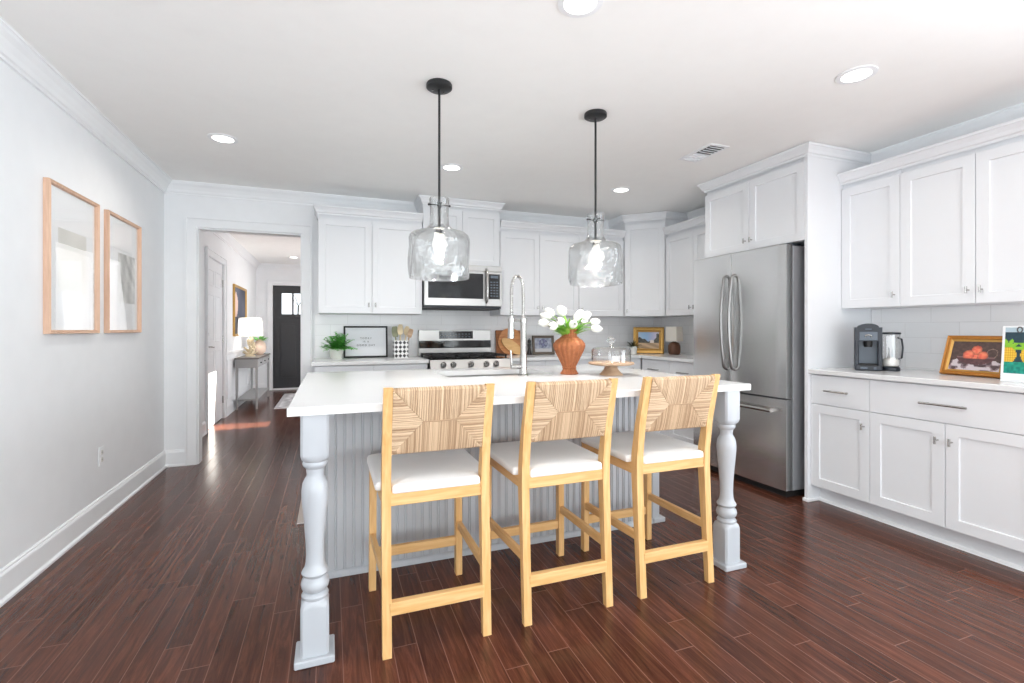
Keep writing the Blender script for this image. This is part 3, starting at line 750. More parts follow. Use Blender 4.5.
# ------------------------------------------------------------------ counter stools
def stool(name, label, loc):
    t = thing('counter_stool', label, 'stool', loc, 0, 'oak counter stools at the island')
    by, fyl, hb, hf = -.246, .243, .187, .1995
    for sx in (-1, 1):
        # rear leg runs on as the back post: splays back at the floor, leans back above the seat
        m = MB(); path = [(by, 0, .027), (by + .018, .25, .034), (by + .036, .53, .044), (by + .034, .62, .044), (by + .012, .76, .034), (by - .041, .970, .022)]
        rings = []
        for y, z, dd in path:
            hw = .0162; xx = sx * hb
            rings.append([(xx - hw, y - dd / 2, z), (xx + hw, y - dd / 2, z), (xx + hw, y + dd / 2, z), (xx - hw, y + dd / 2, z)])
        obj('rear_leg', m.rects(rings), M['oak'], t)
        m = MB(); m.bar((sx * hf, fyl - .004, 0), (sx * (hf - .003), fyl - .008, .574), .031, .036, (0, 1, 0), .002); obj('front_leg', m, M['oak'], t)
        m = MB(); m.bar((sx * hb, by + .05, .553), (sx * (hf - .003), fyl - .02, .553), .024, .052, (0, 0, 1), .002); obj('side_rail', m, M['oaky'], t)
        m = MB(); m.bar((sx * (hb), by + .02, .256), (sx * hf, fyl - .016, .243), .02, .036, (0, 0, 1), .002); obj('side_stretcher', m, M['oaky'], t)
    m = MB(); m.box(-hb + .01, by + .018, .531, hb - .01, by + .044, .586, .002); obj('back_rail', m, M['oakx'], t)
    m = MB(); m.box(-hf + .01, fyl - .02, .531, hf - .01, fyl + .004, .578, .002); obj('front_rail', m, M['oakx'], t)
    m = MB(); m.box(-hb + .01, by - .006, .145, hb - .01, by + .022, .192, .002); obj('back_stretcher', m, M['oakx'], t)
    m = MB(); m.box(-hf + .01, fyl - .016, .142, hf - .01, fyl + .008, .184, .002); obj('front_stretcher', m, M['oakx'], t)
    # upholstered seat, slightly domed and notched between the posts
    m = MB(); rings = []
    def outline(i):
        pts = []
        c = [(-hb + .020 + i, by + .012 + i), (hb - .020 - i, by + .012 + i), (hb - .020 - i, by + .064 + i), (hf + .022 - i, by + .068 + i), (hf + .024 - i, fyl + .022 - i), (-hf - .024 + i, fyl + .022 - i), (-hf - .022 + i, by + .068 + i), (-hb + .020 + i, by + .064 + i)]
        return c
    def rounded(c, r, k=5):
        out = []
        n = len(c)
        for i in range(n):
            p, q, s_ = Vector(c[i - 1]), Vector(c[i]), Vector(c[(i + 1) % n]); a = (p - q).normalized(); b = (s_ - q).normalized(); rr_ = r if i in (4, 5) else r * .25
            for j in range(k):
                u = j / (k - 1); A = q + a * rr_; B = q + b * rr_
                out.append(tuple(A * (1 - u) ** 2 + q * 2 * u * (1 - u) + B * u ** 2))
        return out
    for i, z in ((.004, .576), (0, .580), (0, .598), (.003, .605), (.010, .608), (.05, .612), (.11, .614)):
        rings.append([(a, b, z) for a, b in rounded(outline(i), .04)])
    obj('seat_cushion', m.rects(rings), M['cushion'], t, smooth=True, angle=60)
    # woven rush backrest: leaning panel between the posts
    z0, z1 = .722, .964
    def bp(x, v, o):        # v 0..1 up the back, o out towards the sitter's back (-y)
        z = z0 + v * (z1 - z0); y = (by + .022) + (by - .041 - by - .022) * v
        nrm = Vector((0, -1, -.24)).normalized()
        return (x, y + nrm.y * o, z + nrm.z * o)
    W = hb - .0165
    core = MB(); rg = []
    for v in (0.01, .5, .99):
        rg.append([bp(-W, v, .009), bp(W, v, .009), bp(W, v, -.009), bp(-W, v, -.009)])
    back = obj('rush_backrest', core.rects(rg), M['rushcore'], t)
    ap = W * .36
    m = MB(); nv = 112
    def bul(x, v): return .012 + .007 * (1 - abs(2 * v - 1)) * 0 + .006 * min(1, abs(2 * v - 1) * 1.0)
    for i in range(nv):
        x = -W + .003 + (2 * W - .006) * i / (nv - 1)
        k = max(0, (abs(x) - ap) / (W - ap)); jx = random.uniform(-.0012, .0012)
        for sgn in (1, -1):
            vb = .5 + sgn * (.012 + .485 * k); ve = .5 + sgn * .5
            if abs(ve - vb) < .012: continue
            path = []
            for o_s in (1, -1):
                seq = []
                for u in (0, .35, .7, 1):
                    v = vb + (ve - sgn * .02 - vb) * u; o = (.0125 + .0035 * math.sin(PI * min(1, u * .9 + .1)))
                    seq.append(bp(x + jx * math.sin(u * 5 + i) , v, o * o_s))
                seq.append(bp(x, ve, .006 * o_s))
                path = path + seq if o_s == 1 else path + seq[::-1]
            m.tube(path, .0022, 5)
    obj('rush_strands_upright', m, M['rush'], back)
    m = MB(); nh = 74
    for i in range(nh):
        v = .015 + .97 * i / (nh - 1); k = abs(2 * v - 1) * 1.02; xa = ap + (W - ap) * k
        for sgn in (1, -1):
            if W - xa < .004: continue
            for o_s in (1, -1):
                path = [bp(sgn * (xa + (W - xa) * u), v + random.uniform(-.004, .004), o_s * (.0125 + .004 * math.sin(PI * min(1, u * .8 + .1)))) for u in (0, .4, .8, 1)]
                m.tube(path, .0022, 5)
    for o_s in (1, -1): m.tube([bp(-ap - .01, .5, o_s * .0125), bp(0, .5, o_s * .0145), bp(ap + .01, .5, o_s * .0125)], .0032, 5)
    obj('rush_strands_crossing', m, M['rush'], back)
    return t
stool('a', 'oak counter stool with rush back, leftmost of three at the island', (.376, 2.018, 0))
stools_lab = ['oak counter stool with rush back, middle of three at the island', 'oak counter stool with rush back, nearest the right island post']
s0 = bpy.data.objects['counter_stool']
dup(s0, (.920, 2.019, 0), 0, stools_lab[0]); dup(s0, (1.466, 2.020, 0), 0, stools_lab[1])

# ------------------------------------------------------------------ pendants
def pendant(label, x, y, seed):
    t = thing('pendant_light', label, 'pendant light', (x, y, H), 0, 'glass pendants over the island')
    obj('canopy', MB().lathe([(.003, 0), (.064, 0), (.066, -.004), (.066, -.020), (.058, -.026), (.012, -.028), (.003, -.028)], n=36), M['black'], t, smooth=True)
    m = MB()
    for a in (0.6, 2.7): m.lathe([(.005, -.026), (.005, -.031), (.001, -.032)], .035 * math.cos(a), .035 * math.sin(a), 10)
    obj('screw', m, M['chrome'], t)
    zt = 1.852 - H
    obj('rod', MB().cyl((0, 0, -.026), (0, 0, zt - .06), .0062, 12), M['black'], t, smooth=True)
    m = MB(); m.cyl((-.054, 0, zt - .035), (.054, 0, zt - .035), .0032, 8); m.cyl((0, -.05, zt - .035), (0, .05, zt - .035), .0032, 8); m.lathe([(.010, zt - .05), (.012, zt - .035), (.010, zt - .02)], n=14)
    for sx in (-1, 1): m.ball((sx * .054, 0, zt - .035), .0065, n=8)
    obj('shade_holder', m, M['black'], t, smooth=True)
    m = MB(); m.cyl((0, 0, zt - .06), (0, 0, zt - .155), .007, 10); m.lathe([(.012, zt - .150), (.019, zt - .156), (.019, zt - .195), (.012, zt - .20)], n=16); obj('socket', m, M['black'], t, smooth=True)
    rnd = random.Random(seed); ph = [rnd.uniform(0, 6.3) for _ in range(8)]
    def wob(a, z):
        k = min(1, max(0, (1.70 - (z + H)) * 12))
        return 1 + k * (.018 * math.sin(5 * a + ph[0] + 14 * z) + .014 * math.sin(9 * a + ph[1] - 23 * z) + .012 * math.sin(3 * a + ph[2] + 40 * z))
    pr = [(.050, 1.852), (.052, 1.845), (.048, 1.80), (.047, 1.755), (.051, 1.715), (.066, 1.694), (.100, 1.681), (.135, 1.672), (.150, 1.660), (.156, 1.64), (.156, 1.60), (.157, 1.56), (.156, 1.52), (.157, 1.48), (.154, 1.445), (.152, 1.438)]
    outer = [(r, z - H) for r, z in pr]; inner = [(r - .0045, z - H + (-.004 if .06 < r < .15 and z > 1.66 else 0)) for r, z in pr][::-1]
    dense = []
    for (r0, a), (r1, b) in zip(outer, outer[1:]):
        for q in range(2): dense.append((r0 + (r1 - r0) * q / 2, a + (b - a) * q / 2))
    dense.append(outer[-1])
    full = dense + [(r - .0045, z) for r, z in dense[::-1]]
    full.append(full[0])
    m = MB(); m.lathe(full, n=72, cap=False, fn=wob); bmesh.ops.remove_doubles(m.bm, verts=m.bm.verts[:], dist=1e-5)
    obj('glass_shade', m, M['shade'], t, smooth=True, angle=70)
    m = MB(); zb = zt - .195
    m.lathe([(.004, zb), (.014, zb - .002), (.015, zb - .014), (.022, zb - .034), (.0265, zb - .054), (.026, zb - .072), (.018, zb - .088), (.005, zb - .095)], n=20)
    obj('bulb', m, M['bulb'], t, smooth=True)
    l = bpy.data.lights.new('bulb_light', 'POINT'); l.energy = 25; l.shadow_soft_size = .015; l.color = (1.0, .97, .92)
    o = bpy.data.objects.new('bulb_light', l); COL.objects.link(o); o.parent = t; o.location = (0, 0, zb - .112)
pendant('clear wavy glass pendant on black rod, hanging left before the microwave', .526, 2.46, 1)
pendant('clear wavy glass pendant on black rod, hanging right above the tulips', 1.456, 2.47, 2)

# ------------------------------------------------------------------ recessed lights and vent
def downlight(label, x, y, power=8):
    t = thing('recessed_light', label, 'ceiling light', (x, y, H), 0, 'recessed ceiling lights')
    obj('trim_ring', MB().lathe([(.062, -.001), (.088, 0), (.088, -.004), (.064, -.007), (.062, -.001)], n=32, cap=False), M['trim'], t, smooth=True)
    obj('lens', MB().lathe([(.001, -.004), (.063, -.004), (.063, -.0015), (.001, -.0015)], n=32), M['lamp_disc'], t)
    l = bpy.data.lights.new('downlight_beam', 'AREA'); l.shape = 'DISK'; l.size = .12; l.energy = power; l.color = (1.0, .93, .84); l.spread = math.radians(150)
    o = bpy.data.objects.new('downlight_beam', l); COL.objects.link(o); o.parent = t; o.location = (0, 0, -.010)
downlight('round recessed ceiling light above the hall doorway side, nearest the left wall', -.667, 3.66)
downlight('round recessed ceiling light just right of the left pendant rod', .885, 3.68)
downlight('round recessed ceiling light right of the right pendant, near corner cabinet', 2.463, 3.73)
downlight('large bright recessed ceiling light at upper right, before the right wall cabinets', 2.446, 1.634, 8)
downlight('recessed ceiling light cut off by the top edge of the picture', .905, 1.650, 8)
downlight('small recessed ceiling light inside the hall before the black front door', -.604, 9.23, 5)
t = thing('air_vent', 'white rectangular ceiling air vent with louvres, left of the fridge cabinet', 'vent', (2.500, 2.745, H))
obj('frame', MB().box(-.085, -.165, -.006, .085, .165, -.0005, .003), M['trim'], t)
obj('louvre_field', MB().box(-.060, -.140, -.0075, .060, .0, -.006), M['gap'], t)
for i in range(9):
    y = -.130 + i * .0325
    m = MB(); m.bar((-.062, y, -.010), (.062, y, -.010), .002, .014, (0, .8, 1)); obj('louvre', m, M['trim'], t)

# ------------------------------------------------------------------ refrigerator
t = thing('refrigerator', 'stainless french-door refrigerator with bottom freezer drawer, in white cabinet surround', 'refrigerator', (2.95, 3.3655, 0), -PI / 2)
fw, sp_ = .9145, .432
m = MB(); m.box(0.004, .078, .045, fw - .004, .70, 1.762, .003); obj('cabinet_body', m, M['fridge_side'], t)
m = MB(); m.box(.02, .03, .0, fw - .02, .66, .045); m.box(.05, .02, 0, .12, .05, .03)
obj('base_grille', m, M['iron'], t)
obj('hinge_cover', MB().box(fw - .08, .03, 1.762, fw - .005, .16, 1.778, .004), M['darkplastic'], t)
def curved_door(x0, x1, z0, z1, name):
    m = MB(); n = 12; t_ = .070
    pf = [(x0 + .004, t_), (x0, t_ - .004), (x0, .010)]
    for i in range(n + 1):
        u = i / n; x = x0 + .004 + (x1 - x0 - .008) * u; pf.append((x, .006 - .010 * math.sin(PI * ((x) / fw)) + (.004 if u in (0, 1) else 0)))
    pf += [(x1, .010), (x1, t_ - .004), (x1 - .004, t_)]
    m.prism(pf, lambda a, b, q: (a, b, z0 + q), z1 - z0)
    return obj(name, m, M['steel'], t, smooth=True, angle=30)
dl = curved_door(.002, sp_ - .002, .694, 1.770, 'door'); dr_ = curved_door(sp_ + .002, fw - .002, .694, 1.770, 'door'); df = curved_door(.002, fw - .002, .050, .682, 'freezer_drawer')
for d, x in ((dl, sp_ - .040), (dr_, sp_ + .040)):
    m = MB(); pts = [(x, -.004, .862), (x, -.03, .875)] + [(x, -.036 - .030 * math.sin(PI * k / 12), .885 + .69 * k / 12) for k in range(13)] + [(x, -.03, 1.585), (x, -.004, 1.598)]
    m.tube(pts, .0125, 10); obj('handle', m, M['handle'], d, smooth=True)
m = MB(); m.cyl((.07, -.052, .602), (fw - .07, -.052, .602), .013, 12)
for x in (.10, fw - .10): m.bar((x, .006, .602), (x, -.052, .602), .03, .02, (0, 0, 1))
obj('handle', m, M['chrome'], df, smooth=True)

# ------------------------------------------------------------------ microwave
t = thing('microwave', 'stainless over-the-range microwave with dark window above the range', 'microwave', (.819, 4.488, 1.372))
mw = .768
m = MB(); m.box(0, .03, .01, mw, .40, .424); obj('case', m, M['darkplastic'], t)
m = MB(); m.box(0, 0, .370, mw, .032, .424, .002); obj('vent_strip', m, M['steelx'], t)
m = MB(); m.box(0, 0, .03, .60, .03, .368, .003); d = obj('door', m, M['steelx'], t)
obj('window', MB().box(.035, -.003, .100, .575, .004, .345, .002), M['blackgloss'], d)
m = MB(); m.tube([(.605, .002, .065), (.605, -.03, .075)] + [(.605, -.036 - .014 * math.sin(PI * k / 8), .085 + .285 * k / 8) for k in range(9)] + [(.605, -.03, .380), (.605, .002, .390)], .0115, 10); obj('handle', m, M['chrome'], d, smooth=True)
m = MB(); m.box(.604, 0, .03, mw, .03, .368, .003); p = obj('control_side', m, M['steelx'], t)
obj('control_panel', MB().box(.632, -.003, .100, .745, .004, .345, .001), M['blackgloss'], p)
obj('display', MB().box(.650, -.0045, .305, .725, -.002, .330), M['greyplastic'], p)
m = MB()
for r in range(6):
    for c in range(3): m.box(.647 + c * .030, -.0042, .125 + r * .027, .667 + c * .030, -.002, .137 + r * .027)
obj('keypad', m, M['greyplastic'], p)
m = MB(); m.box(.02, .02, 0, mw - .02, .38, .012); obj('bottom_vent', m, M['iron'], t)

# ------------------------------------------------------------------ range
t = thing('gas_range', 'stainless slide-in gas range with five front knobs and black grates', 'range', (.824, 4.225, 0))
rw = .758
m = MB(); m.box(0, .03, .03, rw, .645, .895); obj('oven_body', m, M['steel'], t)
m = MB(); m.prism([(.0, .815), (-.012, .822), (.012, .902), (.06, .905), (.06, .815)], lambda a, b, q: (q, a, b), rw); obj('knob_panel', m, M['steelx'], t)
m = MB(); m.box(.004, .0, .24, rw - .004, .04, .805, .004); d = obj('oven_door', m, M['steelx'], t)
obj('window', MB().box(.12, -.003, .38, rw - .12, .002, .66, .002), M['blackgloss'], d)
m = MB(); m.cyl((.05, -.05, .76), (rw - .05, -.05, .76), .013, 12)
for x in (.08, rw - .08): m.cyl((x, 0, .76), (x, -.05, .76), .009, 8)
obj('handle', m, M['chrome'], d, smooth=True)
m = MB(); m.box(.004, .0, .05, rw - .004, .04, .232, .004); obj('warming_drawer', m, M['steelx'], t)
for x in (.115, .205, .370, .515, .610):
    m = MB(); m.cyl((x, -.002, .860), (x, -.016, .857), .027, 20); m.cyl((x, -.014, .857), (x, -.042, .852), .020, 20, .017); m.box(x - .004, -.046, .836, x + .004, -.040, .870)
    obj('knob', m, M['chrome'], t, smooth=True)
m = MB(); m.box(.0, .03, .893, rw, .60, .908, .003); obj('cooktop', m, M['blackgloss'], t)
for k in range(3):
    m = MB(); a = .02 + k * .243; b = a + .232
    for y in (.06, .19, .32, .45, .56): m.box(a, y, .925, b, y + .014, .940)
    for x in (a, (a + b) / 2 - .007, b - .014): m.box(x, .06, .925, x + .014, .574, .940)
    for x in (a, b - .014):
        for y in (.06, .56): m.box(x, y, .907, x + .014, y + .014, .926)
    obj('grate', m, M['iron'], t)
for x, y in ((.135, .17), (.135, .44), (.378, .30), (.62, .17), (.62, .44)):
    m = MB(); m.lathe([(.045, .907), (.045, .916), (.030, .918), (.030, .924), (.002, .924)], x, y, 20); obj('burner', m, M['iron'], t, smooth=True)
m = MB(); m.box(.0, .60, .895, rw, .655, 1.170, .004); bk = obj('backguard', m, M['steelx'], t)
obj('black_band', MB().box(.004, .590, .985, rw - .004, .602, 1.062, .003), M['blackgloss'], bk)
dp = obj('control_display', MB().box(.205, .596, 1.080, .560, .601, 1.158, .001), M['blackgloss'], bk)
m = MB()
for r in range(2):
    for c in range(9): m.box(.225 + c * .036, .5945, 1.095 + r * .028, .243 + c * .036, .5965, 1.103 + r * .028)
obj('touch_marks', m, M['greyplastic'], dp)

# ------------------------------------------------------------------ pictures
def framed(name, label, cat, loc, rz, tilt, w, h, fw_, fd, fmat, pic, nx, ny, group=None, liner=None, picm='paper', mat_w=0.0):
    """frame standing on its lower edge (local x across, z up, facing -y), tilted back"""
    t = thing(name, label, cat, loc, rz, group, tilt)
    m = MB()
    prof_ = [(-w / 2, 0), (w / 2, 0), (w / 2, h), (-w / 2, h)]
    def ring(i, y): return [(-w / 2 + i, y, i), (w / 2 - i, y, i), (w / 2 - i, y, h - i), (-w / 2 + i, y, h - i)]
    m.rects([ring(fw_, 0), ring(0, 0), ring(0, -fd * .8), ring(fw_ * .15, -fd), ring(fw_ * .5, -fd * .8), ring(fw_ * .8, -fd * .85), ring(fw_, -fd * .5), ring(fw_, 0)], cap=False)
    obj('frame', m, fmat, t)
    iw = fw_
    if liner:
        lm, lw = liner; m = MB()
        m.rects([ring(iw - .001, -fd * .2), ring(iw - .001, -fd * .62), ring(iw + lw, -fd * .35), ring(iw + lw, -fd * .2)], cap=False); obj('liner', m, lm, t); iw += lw
    m = MB(); y = -fd * .3
    m.image(lambda u, v: (-w / 2 + iw - .002 + (w - 2 * iw + .004) * u, y, iw - .002 + (h - 2 * iw + .004) * v), nx, ny, pic)
    obj('picture', m, M[picm], t, fix=False)
    obj('backing', MB().box(-w / 2 + .003, -.004, .003, w / 2 - .003, .001, h - .003), M['brownframe'], t)
    return t

def wall_art(u, v):        # pale sheet with a faint drawing
    if .20 < u < .80 and .28 < v < .72:
        k = math.sin(9 * u + 3 * v) * math.sin(13 * v - 4 * u); q = 226 + 10 * k; return (q + 4, q + 3, q - 4)
    return (248, 249, 250)
def wall_art2(u, v):
    if .34 < u < .90 and .25 < v < .70:
        k = math.sin(21 * u + 9 * v) * math.sin(17 * v - 6 * u) + .5 * math.sin(60 * u * v); q = 205 + 26 * k; return (q, q, q - 4)
    return (248, 249, 250)
for label, y0, y1, pic in (('tall pale oak frame with faint art on the left wall, nearer the camera', 3.040, 3.588, wall_art), ('tall pale oak frame with faint art on the left wall, nearer the doorway', 3.722, 4.270, wall_art2)):
    t = framed('framed_art', label, 'picture', (XL + .001, (y0 + y1) / 2, 1.152), PI / 2, 0, y1 - y0, .775, .020, .030, M['pinkwood'], pic, 30, 40, 'paired frames on the left wall')
    obj('glass', MB().box(-(y1 - y0) / 2 + .018, -.0135, .018, (y1 - y0) / 2 - .018, -.0115, .757), M['clear'], t)

t = thing('wall_outlet', 'white electrical outlet plate low on the left wall', 'outlet', (XL, 3.680, .392), PI / 2)
obj('plate', MB().box(-.036, -.006, -.058, .036, 0, .058, .003, 2), M['trim'], t)
for z in (-.022, .022):
    m = MB(); m.box(-.015, -.0085, z - .014, .015, -.005, z + .014, .004, 2); s_ = obj('socket', m, M['ceramic'], t)
    obj('slot', MB().box(-.007, -.0092, z - .004, -.005, -.008, z + .006).box(.005, -.0092, z - .004, .007, -.008, z + .006), M['gap'], s_)

# ------------------------------------------------------------------ items on the back-left counter
def fern(label, loc, pot_r, pot_h, spread, fm, n, name='potted_fern', lw=.02, up=1.0, seed=3):
    rnd = random.Random(seed)
    t = thing(name, label, 'plant', loc)
    m = MB(); m.lathe([(.001, 0), (pot_r * .72, 0), (pot_r * .76, .006), (pot_r, pot_h), (pot_r * .90, pot_h), (pot_r * .84, pot_h * .82), (.001, pot_h * .80)], n=28, cap=False)
    obj('pot', m, M['ceramic'], t, smooth=True)
    m = MB()
    for i in range(n):
        a = rnd.uniform(0, 2 * PI); el = rnd.uniform(.15, 1.25) * up; L_ = spread * rnd.uniform(.6, 1.0)
        base = Vector((rnd.uniform(-.3, .3) * pot_r, rnd.uniform(-.3, .3) * pot_r, pot_h * .85)); d = Vector((math.cos(a) * math.cos(el), math.sin(a) * math.cos(el) * .75, math.sin(el)))
        p = base.copy(); prev = []
        for k in range(9):
            q = k / 8; pt = base + d * L_ * q + Vector((0, 0, -.28 * L_ * q * q * (1 - .5 * math.sin(el)))); prev.append(pt)
        m.tube(prev, .0009, 4)
        for k in range(2, 9):
            tdir = (prev[k] - prev[k - 1]).normalized(); sd = tdir.cross(Vector((0, 0, 1)));
            if sd.length < .01: sd = Vector((1, 0, 0))
            sd.normalize()
            for sg in (-1, 1): m.leaf(prev[k], sd * sg + tdir * .5 + Vector((0, 0, rnd.uniform(-.2, .4))), lw * (1.7 - k * .1) * rnd.uniform(.8, 1.2), lw * .55, .2, n=3)
    obj('foliage', m, fm, t, fix=False)
    return t
fern('bright green fern in white pot on the counter left of the framed sign', (.050, 4.70, ZC), .068, .095, .195, M['fern'], 80, lw=.030, up=1.15)

def sign_pic(u, v): return (236, 239, 243)
sg = framed('framed_sign', 'black-framed lettered sign leaning on the back counter beside the fern', 'sign', (.318, 4.815, ZC), 0, -.09, .405, .303, .016, .018, M['black'], sign_pic, 4, 4)
def text_part(name, body, size, x, y, z, parent, m, rot=(PI / 2, 0, 0)):
    cu = bpy.data.curves.new(name, 'FONT'); cu.body = body; cu.size = size; cu.align_x = 'CENTER'; cu.align_y = 'CENTER'; cu.extrude = .0004; cu.space_character = 1.45
    to = bpy.data.objects.new(name, cu); COL.objects.link(to)
    dg = bpy.context.evaluated_depsgraph_get(); me = bpy.data.meshes.new_from_object(to.evaluated_get(dg))
    bpy.data.objects.remove(to)
    o = bpy.data.objects.new(name, me); COL.objects.link(o); me.materials.clear(); me.materials.append(m)
    o.location = (x, y, z); o.rotation_euler = rot; o.parent = parent
    return o
pict = [o for o in bpy.data.objects if o.parent == sg and o.name.startswith('picture')][0]
for body, z in (('TODAY', .185), ('IS A', .152), ('GOOD DAY', .118)): text_part('lettering', body, .024, 0, -.0068, z, pict, M['letter'])

# checkered crock and utensils
t = thing('utensil_crock', 'black and white checkered square utensil crock left of the range', 'crock', (.628, 4.70, ZC), .0)
def chk(u, v):
    a, b = u * 3.5, v * 4
    fu_, fv_ = (a % 1) - .5, (b % 1) - .5
    return (38, 38, 42) if abs(fu_) + abs(fv_) < .46 else (240, 240, 240)
m = MB(); q = .066; hh = .165
for k in range(4):
    ca_, sa_ = math.cos(k * PI / 2), math.sin(k * PI / 2)
    m.image(lambda u, v: ((-q + 2 * q * u) * ca_ + q * sa_, (-q + 2 * q * u) * sa_ - q * ca_, hh * v), 42, 48, chk)
obj('checkered_side', m, M['checker'], t, fix=False)
m = MB(); m.box(-q + .0005, -q + .0005, .001, q - .0005, q - .0005, .012)
for a in ((-q + .0005, -q + .0005, -q + .006, q - .0005), (q - .006, -q + .0005, q - .0005, q - .0005), (-q + .006, -q + .0005, q - .006, -q + .006), (-q + .006, q - .006, q - .006, q - .0005)): m.box(a[0], a[1], .001, a[2], a[3], hh + .001)
obj('crock_wall', m, M['ceramic'], t)
def utensil(name, label, cat, x, y, tx, ty, L_, hw, hl, mt, slots=False, round_=True):
    t = thing(name, label, cat, (.628 + x, 4.70 + y, ZC + .015), 0, 'utensils in the checkered crock'); t.rotation_euler = (ty, tx, 0)
    obj('handle', MB().cyl((0, 0, 0), (0, 0, L_ - hl * .9), .006, 8, .0065), mt, t, smooth=True)
    m = MB(); rings = []
    for k in range(9):
        u = k / 8; wv_ = hw * (math.sin(PI * (.12 + .80 * u)) ** (.6 if round_ else .3)); z = L_ - hl + hl * u; y_ = .010 * math.sin(PI * u)
        rings.append([(-wv_, y_ - .003, z), (wv_, y_ - .003, z), (wv_, y_ + .003, z), (-wv_, y_ + .003, z)])
    m.rects(rings); obj('bowl' if round_ else 'blade', m, mt, t, smooth=True)
utensil('spatula', 'sage green spatula standing leftmost in the checkered crock', 'utensil', -.030, 0, -.09, 0, .285, .030, .10, M['olive'], round_=False)
utensil('wooden_spoon', 'wide pale wooden spoon in the middle of the checkered crock', 'utensil', .0, -.015, -.02, .03, .300, .027, .095, M['palewood'])
utensil('wooden_spoon', 'pale wooden spoon leaning right in the checkered crock', 'utensil', .020, .010, .17, -.02, .290, .027, .085, M['palewood'])
utensil('wooden_fork', 'wooden turner leaning furthest right out of the checkered crock', 'utensil', .030, -.012, .27, .04, .270, .024, .085, M['standwood'], round_=False)
utensil('slotted_spoon', 'light wooden spatula at the rear of the checkered crock', 'utensil', -.008, .028, .05, -.06, .305, .025, .09, M['palewood'], round_=False)

# ------------------------------------------------------------------ items right of the range
t = thing('cutting_board', 'square dark wooden cutting board leaning against the backsplash behind faucet', 'cutting board', (1.795, 4.835, ZC), 0, 'cutting boards right of the range', -.10)
obj('board', MB().box(-.150, -.010, 0, .150, .010, .262, .006, 2), M['board_dark'], t)
t = thing('cutting_board', 'round brown cutting board leaning in front of the square board', 'cutting board', (1.795, 4.805, ZC), 0, 'cutting boards right of the range', -.11)
m = MB(); m.prism([(.138 * math.cos(2 * PI * k / 40), .142 + .142 * math.sin(2 * PI * k / 40)) for k in range(40)], lambda a, b, q_: (a, q_ - .016, b), .016); obj('board', m, M['board_light'], t)
t = thing('serving_board', 'long oval light wooden serving board leaning diagonally before the round board', 'cutting board', (1.800, 4.770, ZC), 0, 'cutting boards right of the range', -.12)
m = MB(); pts = []
for k in range(40):
    a = 2 * PI * k / 40; px, pz = .135 * math.cos(a), .056 * math.sin(a); b_ = -.62
    pts.append((px * math.cos(b_) - pz * math.sin(b_), px * math.sin(b_) + pz * math.cos(b_)))
mz = min(p_[1] for p_ in pts)
m.prism([(a, b - mz) for a, b in pts], lambda a, b, q_: (a, q_ - .014, b), .014); obj('board', m, M['oakx'], t)
t = thing('pepper_mill', 'slim dark pepper mill standing right of the cutting boards', 'pepper mill', (1.985, 4.74, ZC))
obj('body', MB().lathe([(.002, 0), (.026, 0), (.026, .02), (.018, .05), (.015, .08), (.021, .11), (.021, .118), (.012, .122)], n=20), M['black'], t, smooth=True)
obj('cap', MB().lathe([(.010, .120), (.018, .128), (.020, .145), (.012, .16), (.005, .163), (.007, .17), (.002, .176)], n=20), M['black'], t, smooth=True)
def photo(u, v):
    k = math.sin(17 * u + 5 * v) * math.cos(13 * v - 7 * u)
    if v < .25: return (190, 190, 192)
    d_ = math.hypot((u - .5) * 1.3, v - .6)
    if d_ < .33 and k > -.2: return (88 + 30 * k, 92 + 30 * k, 120 + 34 * k)
    return (150 + 20 * k, 156 + 20 * k, 172 + 20 * k)
framed('framed_photo', 'small brown-framed blue-grey picture on the back counter left of the vase', 'picture', (2.150, 4.735, ZC), -.06, -.14, .250, .205, .028, .016, M['brownframe'], photo, 30, 24)

# ------------------------------------------------------------------ back-right corner
def landscape(u, v):
    tl = .56 + .10 * math.sin(7 * u + 1) + .04 * math.sin(23 * u); hz = .36
    if v > tl + (.22 if u > .86 else 0):
        k = v; return (168 + 30 * math.sin(5 * u + 3), 186 + 14 * math.sin(4 * u + 3), 208)
    if v > hz:
        if .56 < u < .76 and v < .50 + .10 * (1 - abs(u - .66) * 10) and v < .60: return (224, 214, 204)
        k = math.sin(31 * u) * math.sin(27 * v); return (62 + 22 * k, 60 + 20 * k, 52 + 14 * k)
    k = math.sin(9 * u + 20 * v); return (176 + 22 * k, 146 + 20 * k, 112 + 18 * k)
framed('landscape_painting', 'gold-framed landscape painting with a white house, standing in the counter corner', 'picture', (3.345, 4.52, ZC), -math.radians(42), -.12, .335, .295, .044, .026, M['gold'], landscape, 44, 34, liner=(M['goldlight'], .010), picm='glosspaper')
t = thing('table_lamp', 'small brown-based lamp with square white shade beside the gold landscape', 'lamp', (3.475, 4.245, ZC), .35)
obj('base', MB().lathe([(.002, 0), (.052, 0), (.060, .010), (.066, .040), (.064, .095), (.048, .125), (.018, .138), (.012, .150)], n=28), M['brownlamp'], t, smooth=True)
m = MB(); m.rects([[(a * r_, b * r_, z) for a, b in ((-1, -1), (1, -1), (1, 1), (-1, 1))] for r_, z in ((.066, .142), (.062, .300), (.059, .300), (.063, .142), (.066, .142))], cap=False); obj('lamp_shade', m, M['linen'], t)
obj('finial', MB().cyl((0, 0, .14), (0, 0, .25), .004, 8), M['chrome'], t)
fern('small dark green plant in white pot left of the gold landscape', (3.105, 4.46, ZC), .042, .085, .115, M['darkgreen'], 34, 'potted_plant', .016, 1.2, 9)

